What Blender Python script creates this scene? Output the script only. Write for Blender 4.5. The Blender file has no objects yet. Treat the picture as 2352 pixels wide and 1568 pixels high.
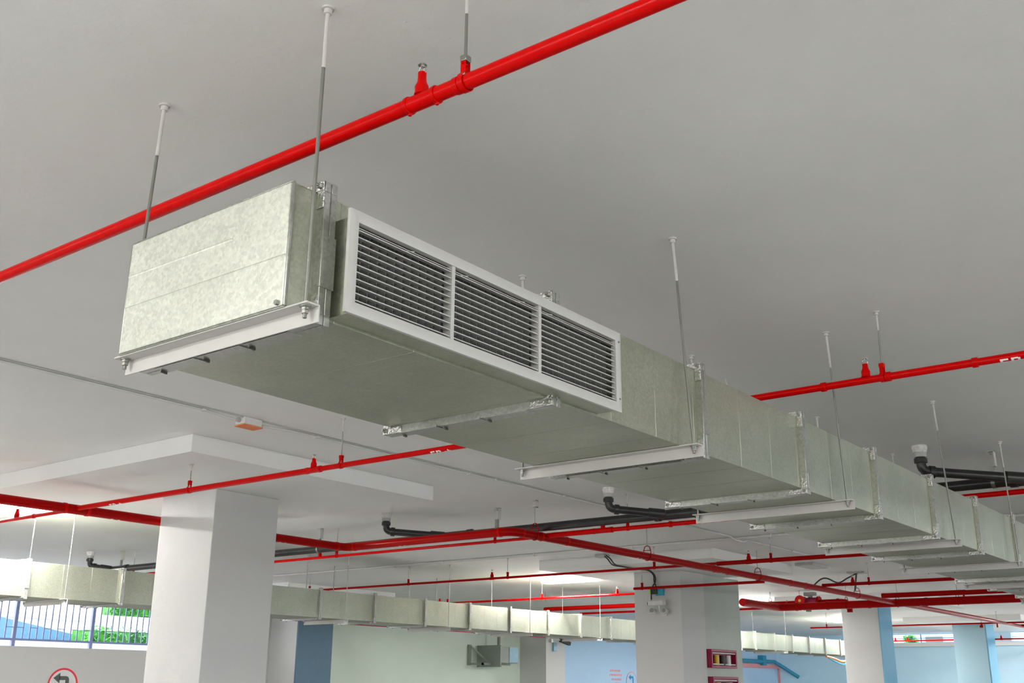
import bpy, bmesh, math, random
from mathutils import Vector, Matrix
random.seed(7)
scene = bpy.context.scene
COL = scene.collection

# ------------------------------------------------------------------ camera
CAMZ = 1.5                       # eye height above the floor
YAW, PITCH, ROLL, FPX = math.radians(37.772), math.radians(17.7706), math.radians(0.463), 2473.7
_f = Vector((math.cos(PITCH)*math.cos(YAW), math.cos(PITCH)*math.sin(YAW), math.sin(PITCH)))
_r0 = Vector((math.sin(YAW), -math.cos(YAW), 0)); _u0 = _r0.cross(_f)
_r = math.cos(ROLL)*_r0 + math.sin(ROLL)*_u0
_u = -math.sin(ROLL)*_r0 + math.cos(ROLL)*_u0
cam_data = bpy.data.cameras.new('camera'); cam = bpy.data.objects.new('camera', cam_data); COL.objects.link(cam)
cam_data.sensor_width = 36; cam_data.lens = FPX*36/2352; cam_data.clip_start = .05; cam_data.clip_end = 400
cam.matrix_world = Matrix(((_r.x,_u.x,-_f.x,0),(_r.y,_u.y,-_f.y,0),(_r.z,_u.z,-_f.z,CAMZ),(0,0,0,1)))
scene.camera = cam

# ------------------------------------------------------------------ world, exposure
scene.view_settings.view_transform = 'Standard'; scene.view_settings.look = 'None'
scene.view_settings.gamma = 1; scene.view_settings.use_curve_mapping = False
scene.view_settings.exposure = 1.29
world = bpy.data.worlds.new('sky'); scene.world = world; world.use_nodes = True
wn = world.node_tree.nodes; wl = world.node_tree.links
bg = wn['Background']; bg.inputs[1].default_value = 2.1
# hazy sky: white towards the low sun behind the viewpoint, blue on the opposite side
_tc = wn.new('ShaderNodeTexCoord'); _sx = wn.new('ShaderNodeSeparateXYZ'); _mr = wn.new('ShaderNodeMapRange')
_cr = wn.new('ShaderNodeValToRGB'); _cr.color_ramp.elements[0].color=(1,.985,.95,1); _cr.color_ramp.elements[1].color=(.36,.66,1,1)
_cr.color_ramp.elements[0].position=.62; _cr.color_ramp.elements[1].position=.98
wl.new(_tc.outputs['Generated'],_sx.inputs[0]); wl.new(_sx.outputs['X'],_mr.inputs['Value']); _mr.inputs['From Min'].default_value=-1
wl.new(_mr.outputs[0],_cr.inputs['Fac']); wl.new(_cr.outputs['Color'],bg.inputs[0])
sun_d = bpy.data.lights.new('sun','SUN'); sun_d.energy = 3; sun_d.angle = .01; sun_d.color = (1,.95,.88)
sun = bpy.data.objects.new('sun', sun_d); COL.objects.link(sun); sun.rotation_euler = (math.radians(38),0,math.radians(200))

LAMPS = [  # x, y, axis, watts   (ceiling batten lamps; the light itself is made in batten_lamp())
    (6.2,12.12,'x',190), (17.35,12.0,'y',105), (24.7,11.75,'y',160), (32.6,12.2,'y',260), (37.5,5.0,'y',300),  # last lamp here is added, out of view, to brighten the far wall
    (-2.6,3.6,'y',100), (-2.6,-4.0,'y',120), (-2.6,10.5,'y',35), (6.0,-5.5,'y',120), (17.3,-5.0,'y',110), (28,-3,'y',110)]

# ------------------------------------------------------------------ pixel -> point on a real plane
def _ray(px, py): return _f + _r*((px-1176)/FPX) - _u*((py-784)/FPX)
def onz(px, py, z): q=_ray(px,py); k=(z-CAMZ)/q.z; return Vector((q.x*k,q.y*k,z))
def onx(px, py, x): q=_ray(px,py); k=x/q.x; return Vector((x,q.y*k,q.z*k+CAMZ))
def ony(px, py, y): q=_ray(px,py); k=y/q.y; return Vector((q.x*k,y,q.z*k+CAMZ))

# ------------------------------------------------------------------ materials
MATS = {}
def nodes(name):
    m = bpy.data.materials.new(name); m.use_nodes = True
    nt = m.node_tree; b = nt.nodes['Principled BSDF']; MATS[name] = m
    return m, nt, nt.nodes, nt.links, b
def setp(b, **k):
    for a, v in k.items(): b.inputs[a.replace('_',' ')].default_value = v
def ramp(n, a, b_, c1, c2):
    r = n.new('ShaderNodeValToRGB'); r.color_ramp.elements[0].position=a; r.color_ramp.elements[1].position=b_
    r.color_ramp.elements[0].color=(*c1,1); r.color_ramp.elements[1].color=(*c2,1); return r
def texco(n, l, scale=(1,1,1)):
    t = n.new('ShaderNodeTexCoord'); mp = n.new('ShaderNodeMapping'); mp.inputs['Scale'].default_value=scale
    l.new(t.outputs['Object'], mp.inputs['Vector']); return mp.outputs['Vector']
def plain(name, col, rough=.5, metal=0, coat=0, var=.06, scale=9, bump=0, bscale=60):
    m, nt, n, l, b = nodes(name)
    setp(b, Roughness=rough, Metallic=metal)
    if coat: b.inputs['Coat Weight'].default_value = coat; b.inputs['Coat Roughness'].default_value=.12
    v = texco(n, l)
    no = n.new('ShaderNodeTexNoise'); no.inputs['Scale'].default_value=scale; no.inputs['Detail'].default_value=5
    l.new(v, no.inputs['Vector'])
    r = ramp(n, .3, .7, [c*(1-var) for c in col], [min(1,c*(1+var)) for c in col])
    l.new(no.outputs['Fac'], r.inputs['Fac']); l.new(r.outputs['Color'], b.inputs['Base Color'])
    if bump:
        n2 = n.new('ShaderNodeTexNoise'); n2.inputs['Scale'].default_value=bscale; n2.inputs['Detail'].default_value=4
        l.new(v, n2.inputs['Vector'])
        bp = n.new('ShaderNodeBump'); bp.inputs['Strength'].default_value=bump; bp.inputs['Distance'].default_value=.01
        l.new(n2.outputs['Fac'], bp.inputs['Height']); l.new(bp.outputs['Normal'], b.inputs['Normal'])
    return m
def plaster(name, col, var=.05, dirt=.06):
    m, nt, n, l, b = nodes(name); setp(b, Roughness=.62)
    v = texco(n, l)
    a = n.new('ShaderNodeTexNoise'); a.inputs['Scale'].default_value=.55; a.inputs['Detail'].default_value=6
    a.inputs['Roughness'].default_value=.6; l.new(v, a.inputs['Vector'])
    r = ramp(n, .3, .72, [c*(1-var) for c in col], [min(1,c*(1+var)) for c in col]); l.new(a.outputs['Fac'], r.inputs['Fac'])
    # faint trowel scratches and specks
    s = n.new('ShaderNodeTexNoise'); s.inputs['Scale'].default_value=26; s.inputs['Detail'].default_value=8; s.inputs['Distortion'].default_value=1.2
    l.new(v, s.inputs['Vector'])
    r2 = ramp(n, .66, .80, (1,1,1), (1-dirt,1-dirt,1-dirt)); l.new(s.outputs['Fac'], r2.inputs['Fac'])
    mx = n.new('ShaderNodeMixRGB'); mx.blend_type='MULTIPLY'; mx.inputs[0].default_value=1
    l.new(r.outputs['Color'], mx.inputs[1]); l.new(r2.outputs['Color'], mx.inputs[2]); l.new(mx.outputs[0], b.inputs['Base Color'])
    w = n.new('ShaderNodeTexNoise'); w.inputs['Scale'].default_value=5; w.inputs['Detail'].default_value=9; w.inputs['Roughness'].default_value=.62
    l.new(v, w.inputs['Vector'])
    vo = n.new('ShaderNodeTexVoronoi'); vo.inputs['Scale'].default_value=7; l.new(v, vo.inputs['Vector'])
    r3 = ramp(n, .0, .045, (1,1,1), (0,0,0)); l.new(vo.outputs['Distance'], r3.inputs['Fac'])
    ad = n.new('ShaderNodeMath'); ad.operation='MULTIPLY_ADD'; ad.inputs[1].default_value=.35
    l.new(r3.outputs['Color'], ad.inputs[0]); l.new(w.outputs['Fac'], ad.inputs[2])
    bp = n.new('ShaderNodeBump'); bp.inputs['Strength'].default_value=.24; bp.inputs['Distance'].default_value=.02
    l.new(ad.outputs[0], bp.inputs['Height']); l.new(bp.outputs['Normal'], b.inputs['Normal'])
    return m
def galvanised(name, base=(.43,.45,.36), metal=.85, rough=.38, contrast=.10):
    m, nt, n, l, b = nodes(name); setp(b, Metallic=metal)
    v = texco(n, l)
    vo = n.new('ShaderNodeTexVoronoi'); vo.inputs['Scale'].default_value=95; l.new(v, vo.inputs['Vector'])
    vo2 = n.new('ShaderNodeTexNoise'); vo2.inputs['Scale'].default_value=110; vo2.inputs['Detail'].default_value=3; l.new(v, vo2.inputs['Vector'])
    bw = n.new('ShaderNodeRGBToBW'); l.new(vo.outputs['Color'], bw.inputs[0])
    mm = n.new('ShaderNodeMath'); mm.operation='ADD'; l.new(bw.outputs[0], mm.inputs[0]); l.new(vo2.outputs['Fac'], mm.inputs[1])
    hf = n.new('ShaderNodeMath'); hf.operation='MULTIPLY'; hf.inputs[1].default_value=.5; l.new(mm.outputs[0], hf.inputs[0])
    r = ramp(n, .3, .72, [c*(1-contrast) for c in base], [min(1,c*(1+contrast)) for c in base]); l.new(hf.outputs[0], r.inputs['Fac'])
    # broad handling stains
    st = n.new('ShaderNodeTexNoise'); st.inputs['Scale'].default_value=2.3; st.inputs['Detail'].default_value=7; st.inputs['Roughness'].default_value=.7
    l.new(v, st.inputs['Vector'])
    r2 = ramp(n, .35, .65, (.86,.86,.84), (1,1,1)); l.new(st.outputs['Fac'], r2.inputs['Fac'])
    mx = n.new('ShaderNodeMixRGB'); mx.blend_type='MULTIPLY'; mx.inputs[0].default_value=1
    l.new(r.outputs['Color'], mx.inputs[1]); l.new(r2.outputs['Color'], mx.inputs[2]); l.new(mx.outputs[0], b.inputs['Base Color'])
    mr = n.new('ShaderNodeMapRange'); mr.inputs['To Min'].default_value=rough-.07; mr.inputs['To Max'].default_value=rough+.1
    l.new(hf.outputs[0], mr.inputs['Value']); l.new(mr.outputs[0], b.inputs['Roughness'])
    bp = n.new('ShaderNodeBump'); bp.inputs['Strength'].default_value=.10; bp.inputs['Distance'].default_value=.004
    w = n.new('ShaderNodeTexNoise'); w.inputs['Scale'].default_value=6; l.new(v, w.inputs['Vector'])
    a2 = n.new('ShaderNodeMath'); a2.operation='MULTIPLY_ADD'; a2.inputs[1].default_value=6; l.new(w.outputs['Fac'], a2.inputs[0]); l.new(hf.outputs[0], a2.inputs[2])
    l.new(a2.outputs[0], bp.inputs['Height']); l.new(bp.outputs['Normal'], b.inputs['Normal'])
    return m
def emit(name, col, s):
    m, nt, n, l, b = nodes(name); setp(b, Base_Color=(*col,1)); b.inputs['Emission Color'].default_value=(*col,1); b.inputs['Emission Strength'].default_value=s
    return m

CEIL = plaster('ceiling_plaster', (.84,.84,.83))
PANEL = plaster('panel_plaster', (.80,.80,.79))
WHITE = plaster('white_wall_plaster', (.58,.58,.57), var=.03)
GREENW = plaster('pale_green_wall_plaster', (.60,.69,.60), var=.05)
SKYLITW = plaster('skylit_blue_plaster', (.46,.66,.88), var=.04)  # skylight on a white wall, put into a pale blue colour
SKYLITF = plaster('skylit_far_plaster', (.58,.82,.97), var=.04)  # blue light from the sky on the far wall, held in its colour
PIER = plaster('bare_pier_concrete', (.50,.54,.50), var=.12, dirt=.12)
DARKB = plain('dark_blue_paint', (.075,.15,.22), .55, var=.04)
FLOOR = plain('floor_concrete', (.34,.34,.33), .45, var=.08, scale=2)
GALV = galvanised('galvanised_sheet')
GALVF = galvanised('galvanised_flange', (.44,.45,.42), .85, .34, .14)
GALVLIT = galvanised('galvanised_end_lit', (.72,.74,.66), .7, .48, .10)  # brighter sheet copy: light falling on the duct end is put into its colour
CLIP = plain('dark_cleat_steel', (.08,.08,.075), .5, .6)
BRIGHT = plain('bright_zinc_casting', (.55,.55,.53), .25, 1, bump=.5, bscale=90)
ZINC = plain('zinc_plated_steel', (.30,.31,.28), .38, .85, bump=.15, bscale=300)
WPAINT = plain('white_bar_paint', (.54,.53,.505), .45, var=.03)
OFFW = plain('off_white_enamel', (.50,.50,.48), .36, var=.02)
BLADE = plain('grey_blade_enamel', (.20,.20,.20), .4, var=.02)
SHADEIN = plain('duct_interior_shade', (.10,.10,.10), .7)
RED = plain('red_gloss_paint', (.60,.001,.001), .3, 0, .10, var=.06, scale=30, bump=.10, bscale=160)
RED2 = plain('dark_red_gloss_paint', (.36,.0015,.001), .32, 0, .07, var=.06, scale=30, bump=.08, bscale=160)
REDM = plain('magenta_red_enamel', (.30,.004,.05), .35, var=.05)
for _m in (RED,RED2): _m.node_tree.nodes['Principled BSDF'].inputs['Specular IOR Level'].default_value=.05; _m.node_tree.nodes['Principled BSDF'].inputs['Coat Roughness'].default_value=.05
BLACK = plain('black_drain_plastic', (.022,.022,.022), .3, var=.2)
BLACKC = plain('black_cable_sheath', (.03,.035,.032), .5)
GREYP = plain('grey_plastic', (.45,.45,.44), .45)
MORTAR = plain('white_mortar', (.7,.7,.69), .9, var=.15, scale=40, bump=1, bscale=70)
CONDW = plain('white_conduit_plastic', (.64,.64,.62), .4, var=.03)
ORANGE = plain('orange_cover_plastic', (.75,.20,.04), .45)
TEAL = plain('teal_box_plastic', (.01,.36,.50), .4)
GREENL = plain('lime_plastic', (.3,.8,.02), .4)
CAMW = plain('camera_white_enamel', (.62,.62,.60), .35)
LENS = plain('black_lens_glass', (.01,.01,.012), .08)
LETTER = plain('white_lettering_paint', (.85,.85,.83), .5, var=.02)
BOXG = plain('grey_green_box_enamel', (.25,.28,.24), .45)
BOXB = plain('blue_grey_door_enamel', (.22,.40,.52), .4)
RAILM = plain('blue_lilac_rail_paint', (.20,.25,.46), .45)
HANDR = plain('blue_handrail_paint', (.02,.27,.42), .4)
PINK = plain('pink_frame_paint', (.80,.32,.33), .5)
SIGNW = plain('sign_white_sheet', (.66,.67,.67), .4, var=.01)
SIGNR = plain('sign_red_sheet', (.75,.01,.02), .4, var=.01)
SIGNK = plain('sign_dark_grey_sheet', (.07,.08,.07), .5, var=.01)
SIGNB = plain('sign_blue_sheet', (.03,.28,.62), .5, var=.01)
GREENV = plain('valve_green_enamel', (.12,.25,.18), .35)
YELL = plain('yellow_enamel', (.7,.45,.02), .4)
BLUEJ = plain('cyan_coupling_band', (.05,.55,.68), .45)
CONCW = plain('white_exterior_render', (.80,.79,.82), .8, var=.08, scale=1)
ROOFB = plain('blue_metal_roof', (.07,.17,.30), .4, var=.1)
GROUND = plain('exterior_paving', (.5,.5,.48), .9)
TUBE = emit('lamp_diffuser_glow', (1,.99,.95), 9)
def leafmat():
    m, nt, n, l, b = nodes('hedge_leaf_green'); setp(b, Roughness=.6)
    v = texco(n, l); no = n.new('ShaderNodeTexNoise'); no.inputs['Scale'].default_value=3; l.new(v, no.inputs['Vector'])
    r = ramp(n, .35, .65, (.005,.09,.012), (.05,.30,.03)); l.new(no.outputs['Fac'], r.inputs['Fac']); l.new(r.outputs['Color'], b.inputs['Base Color'])
    return m
LEAF = leafmat()

# ------------------------------------------------------------------ mesh builder
class MB:
    def __init__(s): s.v=[]; s.f=[]
    def add(s, vs, fs):
        o=len(s.v); s.v += [Vector(p) for p in vs]; s.f += [tuple(i+o for i in q) for q in fs]; return s
    def box(s, x0,x1,y0,y1,z0,z1):
        return s.add([(x0,y0,z0),(x1,y0,z0),(x1,y1,z0),(x0,y1,z0),(x0,y0,z1),(x1,y0,z1),(x1,y1,z1),(x0,y1,z1)],
            [(0,3,2,1),(4,5,6,7),(0,1,5,4),(1,2,6,5),(2,3,7,6),(3,0,4,7)])
    def obox(s, c, ax, h):
        c=Vector(c); a=[Vector(k).normalized()*q for k,q in zip(ax,h)]
        P=[c+a[0]*i+a[1]*j+a[2]*k for k in(-1,1) for i,j in((-1,-1),(1,-1),(1,1),(-1,1))]
        return s.add(P,[(0,3,2,1),(4,5,6,7),(0,1,5,4),(1,2,6,5),(2,3,7,6),(3,0,4,7)])
    def cyl(s, p0, p1, r, r2=None, n=16, cap=True):
        p0=Vector(p0); p1=Vector(p1); r2=r if r2 is None else r2
        d=(p1-p0).normalized(); a=d.orthogonal().normalized(); b=d.cross(a)
        V=[p0+(a*math.cos(t)+b*math.sin(t))*r for t in [2*math.pi*i/n for i in range(n)]]
        V+=[p1+(a*math.cos(t)+b*math.sin(t))*r2 for t in [2*math.pi*i/n for i in range(n)]]
        F=[(i,(i+1)%n,(i+1)%n+n,i+n) for i in range(n)]
        if cap: F+=[tuple(reversed(range(n))),tuple(range(n,2*n))]
        return s.add(V,F)
    def tube(s, pts, r, n=12, cap=True):
        pts=[Vector(p) for p in pts]; V=[];F=[]
        d0=(pts[1]-pts[0]).normalized(); a=d0.orthogonal().normalized()
        rr = r if isinstance(r,(list,tuple)) else [r]*len(pts)
        for i,p in enumerate(pts):
            if i==0: d=pts[1]-p
            elif i==len(pts)-1: d=p-pts[i-1]
            else: d=(pts[i+1]-p).normalized()+(p-pts[i-1]).normalized()
            d.normalize(); a=(a-d*a.dot(d)).normalized(); b=d.cross(a)
            k=1
            if 0<i<len(pts)-1:
                c=(pts[i]-pts[i-1]).normalized().dot(d); k=1/max(c,.5)
            V+=[p+(a*math.cos(t)+b*math.sin(t))*rr[i] for t in [2*math.pi*j/n for j in range(n)]]
        for i in range(len(pts)-1):
            F+=[(i*n+j,i*n+(j+1)%n,(i+1)*n+(j+1)%n,(i+1)*n+j) for j in range(n)]
        if cap: F+=[tuple(reversed(range(n))),tuple(range((len(pts)-1)*n,len(pts)*n))]
        return s.add(V,F)
    def prism(s, poly, plane, a, b):
        """poly in the plane 'xz','yz','xy' extruded a..b along the remaining axis"""
        def P(u,v,w):
            return {'xz':(u,w,v),'yz':(w,u,v),'xy':(u,v,w)}[plane]
        n=len(poly); V=[P(u,v,a) for u,v in poly]+[P(u,v,b) for u,v in poly]
        F=[(i,(i+1)%n,(i+1)%n+n,i+n) for i in range(n)]+[tuple(reversed(range(n))),tuple(range(n,2*n))]
        return s.add(V,F)
    def sphere(s, c, r, n=12, sc=(1,1,1)):
        c=Vector(c); V=[c+Vector((0,0,r*sc[2]))];F=[]; m=n//2
        for i in range(1,m):
            for j in range(n):
                t=math.pi*i/m; q=2*math.pi*j/n
                V.append(c+Vector((r*sc[0]*math.sin(t)*math.cos(q),r*sc[1]*math.sin(t)*math.sin(q),r*sc[2]*math.cos(t))))
        V.append(c-Vector((0,0,r*sc[2]))); L=len(V)-1
        for j in range(n): F.append((0,1+j,1+(j+1)%n)); F.append((L,1+(m-2)*n+(j+1)%n,1+(m-2)*n+j))
        for i in range(m-2):
            for j in range(n): F.append((1+i*n+j,1+(i+1)*n+j,1+(i+1)*n+(j+1)%n,1+i*n+(j+1)%n))
        return s.add(V,F)
    def lathe(s, prof, c=(0,0,0), n=16):
        """prof list of (r,z) about the vertical through c"""
        c=Vector(c); V=[];F=[]
        for r,z in prof:
            V+=[c+Vector((r*math.cos(2*math.pi*j/n),r*math.sin(2*math.pi*j/n),z)) for j in range(n)]
        for i in range(len(prof)-1):
            F+=[(i*n+j,i*n+(j+1)%n,(i+1)*n+(j+1)%n,(i+1)*n+j) for j in range(n)]
        F+=[tuple(reversed(range(n))),tuple(range((len(prof)-1)*n,len(prof)*n))]
        return s.add(V,F)
    def ring(s, x0,x1,y0,y1,z0,z1,t):
        """rectangular frame in the yz plane, thickness t inward, x0..x1 deep"""
        s.box(x0,x1,y0,y1,z0,z0+t); s.box(x0,x1,y0,y1,z1-t,z1); s.box(x0,x1,y0,y0+t,z0+t,z1-t); s.box(x0,x1,y1-t,y1,z0+t,z1-t); return s
    def build(s, name, mat, parent=None, bevel=0, smooth=True, local=False):
        me=bpy.data.meshes.new(name)
        off = Vector((0,0,0)) if (parent is None or local) else world_loc(parent)
        me.from_pydata([tuple(p-off) for p in s.v],[],s.f); me.materials.append(mat)
        bm=bmesh.new(); bm.from_mesh(me); bmesh.ops.recalc_face_normals(bm,faces=bm.faces)
        bm.to_mesh(me); bm.free()
        if smooth:
            me.polygons.foreach_set('use_smooth',[True]*len(me.polygons)); me.set_sharp_from_angle(angle=math.radians(38))
        o=bpy.data.objects.new(name,me); COL.objects.link(o)
        if parent is not None: o.parent=parent
        if bevel:
            md=o.modifiers.new('bevel','BEVEL'); md.width=bevel; md.segments=2; md.limit_method='ANGLE'
        return o
def world_loc(o):
    v=Vector((0,0,0))
    while o is not None: v+=o.location; o=o.parent
    return v
def props(o, label=None, cat=None, group=None, kind=None):
    if label: o['label']=label
    if cat: o['category']=cat
    if group: o['group']=group
    if kind: o['kind']=kind
    return o
def thing(name, loc, label, cat, group=None):
    o=bpy.data.objects.new(name,None); COL.objects.link(o); o.location=loc; o.empty_display_size=.1
    return props(o,label,cat,group)
def dup(root, loc, label=None, rz=None):
    def cp(o, par):
        c=o.copy(); COL.objects.link(c)
        if par is not None: c.parent=par
        for k in o.children: cp(k,c)
        return c
    r=cp(root,None); r.location=loc
    if rz is not None: r.rotation_euler=(0,0,rz)
    if label: r['label']=label
    return r
def struct(name, mb, mat, label, bevel=0):
    o=mb.build(name,mat,None,bevel,smooth=False); return props(o,label,None,None,'structure')

CE = 3.5            # ceiling height
PB = 3.347          # underside of the drop panels
# ================================================================== SETTING
struct('floor', MB().box(-8,42,-12,19.3,-.2,0), FLOOR, 'grey concrete car park floor below the frame')
struct('ceiling', MB().box(-8,42.3,-12,19.3,CE,CE+.3), CEIL, 'flat grey plastered ceiling slab with the duct and pipes hung below it')
struct('wall_back', MB().box(-8.3,-8,-12,19.3,0,1.25).box(-8.3,-8,-12,19.3,CE-.35,CE), WHITE, 'unseen white parapet and header behind the viewpoint, opening sized for the daylight')  # unseen side; gap between parapet and header shaped to set the daylight
struct('wall_right', MB().box(-8,42,-12.3,-12,0,.9).box(-8,42,-12.3,-12,CE-.2,CE), WHITE, 'unseen low white parapet right of the frame, side left open for daylight')  # unseen side, opened up to let skylight in
# left wall: solid, with a long opening up to the ceiling
SILL = ony(203,1489,19).z
OPX = 15.3
w = MB().box(-8,OPX,19,19.3,0,SILL).box(-8,-6.5,19,19.3,SILL,CE); w.box(OPX,16.4,19,19.3,0,CE)
struct('wall_left', w, WHITE, 'white wall below the long barred opening at left')
struct('wall_middle', MB().box(16.4,25.2,19,19.3,0,CE), GREENW, 'pale green white wall behind the low duct run')
struct('wall_rear', MB().box(25.2,42.3,19,19.3,0,CE), SKYLITW, 'white wall right of the small corner pillar, tinted pale blue as skylight')
# far wall with two strip openings
FW=42.0
zt=onx(2100,1455,FW).z+.02; zb=onx(2100,1475,FW).z
zt=min(zt,CE-.03)
w=MB().box(FW,FW+.3,-12,19,0,zb).box(FW,FW+.3,-12,19,zt,CE)
ops=[(onx(2203,1460,FW).y-1.2, onx(2050,1460,FW).y+1.2),(-6,onx(2322,1460,FW).y)]
edges=sorted([-12,19]+[e for o_ in ops for e in o_])
for a,b in ((-12,ops[1][0]),(ops[1][1],ops[0][0]),(ops[0][1],19)): w.box(FW,FW+.3,a,b,zb,zt)
struct('wall_far', w, SKYLITF, 'far wall tinted skylight blue, with narrow strip openings under the ceiling')
struct('trim_1', MB().box(FW-.35,FW,-12,15,zb-.16,zb-.02), PANEL, 'white ledge under the strip openings in the far wall')  # lighter plaster puts the sunlight on this ledge into its colour
# sill trim of the left opening
# columns and drop panels
def column(x,y,label,dx=.8,dy=.88):
    return struct('column', MB().box(x,x+dx,y,y+dy,0,PB), WHITE, label, .006)
def panel(x0,x1,y0,y1,label):
    return struct('drop_panel', MB().box(x0,x1,y0,y1,PB,CE), PANEL, label, .004)
column(6.6,8.8,'large square white column at left with pipe shadows near its top')
panel(5.35,8.38,7.52,11.0,'thick white slab panel above the large left column')
column(15.9,8.8,'square white column in the middle carrying the security camera')
panel(14.66,17.5,7.55,10.75,'white slab panel above the middle column')
struct('pier', MB().box(16.7,18.05,8.82,9.6,0,PB), PIER, 'grey green concrete pier against the middle column with the red hose cabinets', .006)
column(25.0,8.8,'third column, beige front and blue daylight tint on its side, right of the stepped duct',.78,.85)
panel(23.7,27.2,7.5,10.7,'slab panel above the third column')
column(33.7,8.8,'fourth column with a grey blue daylight tint between the two strip openings',.8,.9)
panel(32.4,36.2,7.5,10.7,'slab panel above the fourth column')
panel(14.95,18.1,17.3,19.0,'slab panel over the dark blue pillar beyond the low duct')
c5=struct('column', MB().box(16.02,16.98,18.13,19.0,0,PB), WHITE, 'wall pillar with a dark blue front beside the large left column')
struct('trim_2', MB().box(16.0,17.0,18.09,18.13,0,PB), DARKB, 'dark blue painted front of the wall pillar')
struct('column', MB().box(25.0,25.9,18.1,19.0,0,PB), WHITE, 'small beige corner pillar with a tiny camera beyond the low duct')
column(6.6,-1.2,'column right of the viewpoint outside the frame'); column(-3.0,8.8,'column behind the viewpoint at left outside the frame')
DAYLITB = plaster('mid_blue_daylight_tint', (.16,.42,.62), var=.04); DAYLIT4 = plaster('grey_blue_daylight_tint', (.24,.36,.42), var=.04)  # blue daylight on the two far columns, painted as surface colour
struct('trim_3', MB().box(25.0,25.79,8.77,8.8,0,PB), DAYLITB, 'blue daylight tint on the side of the third column')
struct('trim_4', MB().box(33.68,33.7,8.8,9.7,0,PB), DAYLIT4, 'grey blue daylight tint on the front of the fourth column')
struct('trim_5', MB().box(33.7,34.52,8.77,8.8,0,PB), DAYLITB, 'blue daylight tint on the side of the fourth column')
# exterior
struct('exterior_ground', MB().box(-60,110,19.3,80,-.5,-.3).box(42.3,120,-60,19.3,-.5,-.3).box(-60,42.3,-60,-12.3,-.5,-.3), GROUND, 'paved ground outside the car park')

# ================================================================== DUCTS
def corner_plate(x, y, z, sy, sz, parent):
    """bright corner casting with hex bolt on the -x face of a flange; sy,sz point inward"""
    m=MB().box(x-.006,x+.0,min(y,y+sy*.042),max(y,y+sy*.042),min(z,z+sz*.03),max(z,z+sz*.03))
    m.box(x-.005,x,min(y,y+sy*.03),max(y,y+sy*.03),min(z,z+sz*.085),max(z,z+sz*.085))
    m.box(x-.005,x,min(y,y+sy*.10),max(y,y+sy*.10),min(z,z+sz*.026),max(z,z+sz*.026))
    o=m.build('corner_plate',BRIGHT,parent,.0015)
    cy=y+sy*.015; cz=z+sz*.015
    MB().cyl((x-.018,cy,cz),(x-.006,cy,cz),.0095,n=6).cyl((x-.026,cy,cz),(x-.018,cy,cz),.005,n=8).build('bolt',ZINC,parent)
def build_duct(x0, y0, y1, z0, z1, fl, xend, label, detail_until, group=None):
    root=thing('air_duct',(x0,(y0+y1)/2,z0),label,'duct',group)
    xs=[x0]+list(fl)+[xend]
    g=.0007
    for i in range(len(xs)-1):
        a,b=xs[i],xs[i+1]
        m=MB(); a_=a+ (0 if i==0 else .004); b_=b-.004
        m.box(a_,b_,y0,y1,z0,z1)
        if i>0:
            L=b-a
            for k in (.06,.36,.66,.95):     # pressed stiffening beads
                xx=a+L*k; m.box(xx-.0018,xx+.0018,y0-g,y1+g,z0-g,z1+g)
        m.build('duct_section',GALV,root,.004)
    for x in fl:
        e=.03; t=.031
        m=MB().ring(x-.024,x-.002,y0-e,y1+e,z0-e,z1+e,t).ring(x+.002,x+.024,y0-e,y1+e,z0-e,z1+e,t)
        m.ring(x-.004,x+.004,y0-e+.004,y1+e-.004,z0-e+.004,z1+e-.004,t-.004)
        fo=m.build('flange',GALVF,root,.0015)
        if x<=detail_until:
            for (yy,sy) in ((y0-e,1),(y1+e,-1)):
                for (zz,sz) in ((z0-e,1),(z1+e,-1)): corner_plate(x-.024,yy,zz,sy,sz,fo)
            for k in (.24,.52,.80):         # drive cleats pinching the joint, underside
                yy=y0+(y1-y0)*k
                MB().box(x-.027,x+.027,yy-.10,yy+.10,z0-e-.003,z0-e+.006).build('cleat',GALVF,fo); MB().obox((x+.01,yy+.10,z0-e-.006),((1,.3,0),(-.3,1,0),(0,0,1)),(.012,.0035,.004)).build('cleat_tab',CLIP,fo)
            zc=(z0+z1)/2
            MB().box(x-.027,x+.027,y0-e-.004,y0-e+.006,zc-.11,zc+.05).build('cleat',GALVF,fo,.001)
    return root
FL1=[1.958,3.10,4.255,5.38,6.46,7.56,8.63,9.73,10.83,11.93,13.03,14.13,15.23,16.33,17.43,18.53,19.63,20.73]
DY0,DY1,DZ0,DZ1 = 2.225,3.01,CAMZ+1.0,CAMZ+1.382
d1=build_duct(1.84,DY0,DY1,DZ0,DZ1,FL1,21.5,'large galvanised steel ventilation duct with a grille in its side, nearest the viewer',14)
# folded rim of the closed end and standing seams on the first short section
m=MB().ring(1.834,1.846,DY0-.003,DY1+.003,DZ0-.003,DZ1+.003,.005)
m.build('end_rim',GALVF,d1,.003)
MB().box(1.8325,1.8405,DY0+.003,DY1-.003,DZ0+.003,DZ1-.003).build('end_plate',GALVLIT,d1,.003)
_h=DZ1-DZ0
MB().prism([(1.8325,DZ1-.60*_h-.005),(1.8300,DZ1-.60*_h),(1.8325,DZ1-.60*_h+.005)],'xz',DY0+.004,DY1-.004).prism([(1.8325,DZ1-.31*_h-.004),(1.8312,DZ1-.31*_h),(1.8325,DZ1-.31*_h+.004)],'xz',DY0+.25,DY1-.004).build('pressed_crease',GALVLIT,d1,smooth=False)
MB().cyl((1.822,DY0+.02,DZ0+.012),(1.834,DY0+.02,DZ0+.012),.008,n=6).build('bolt',ZINC,d1)
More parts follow.
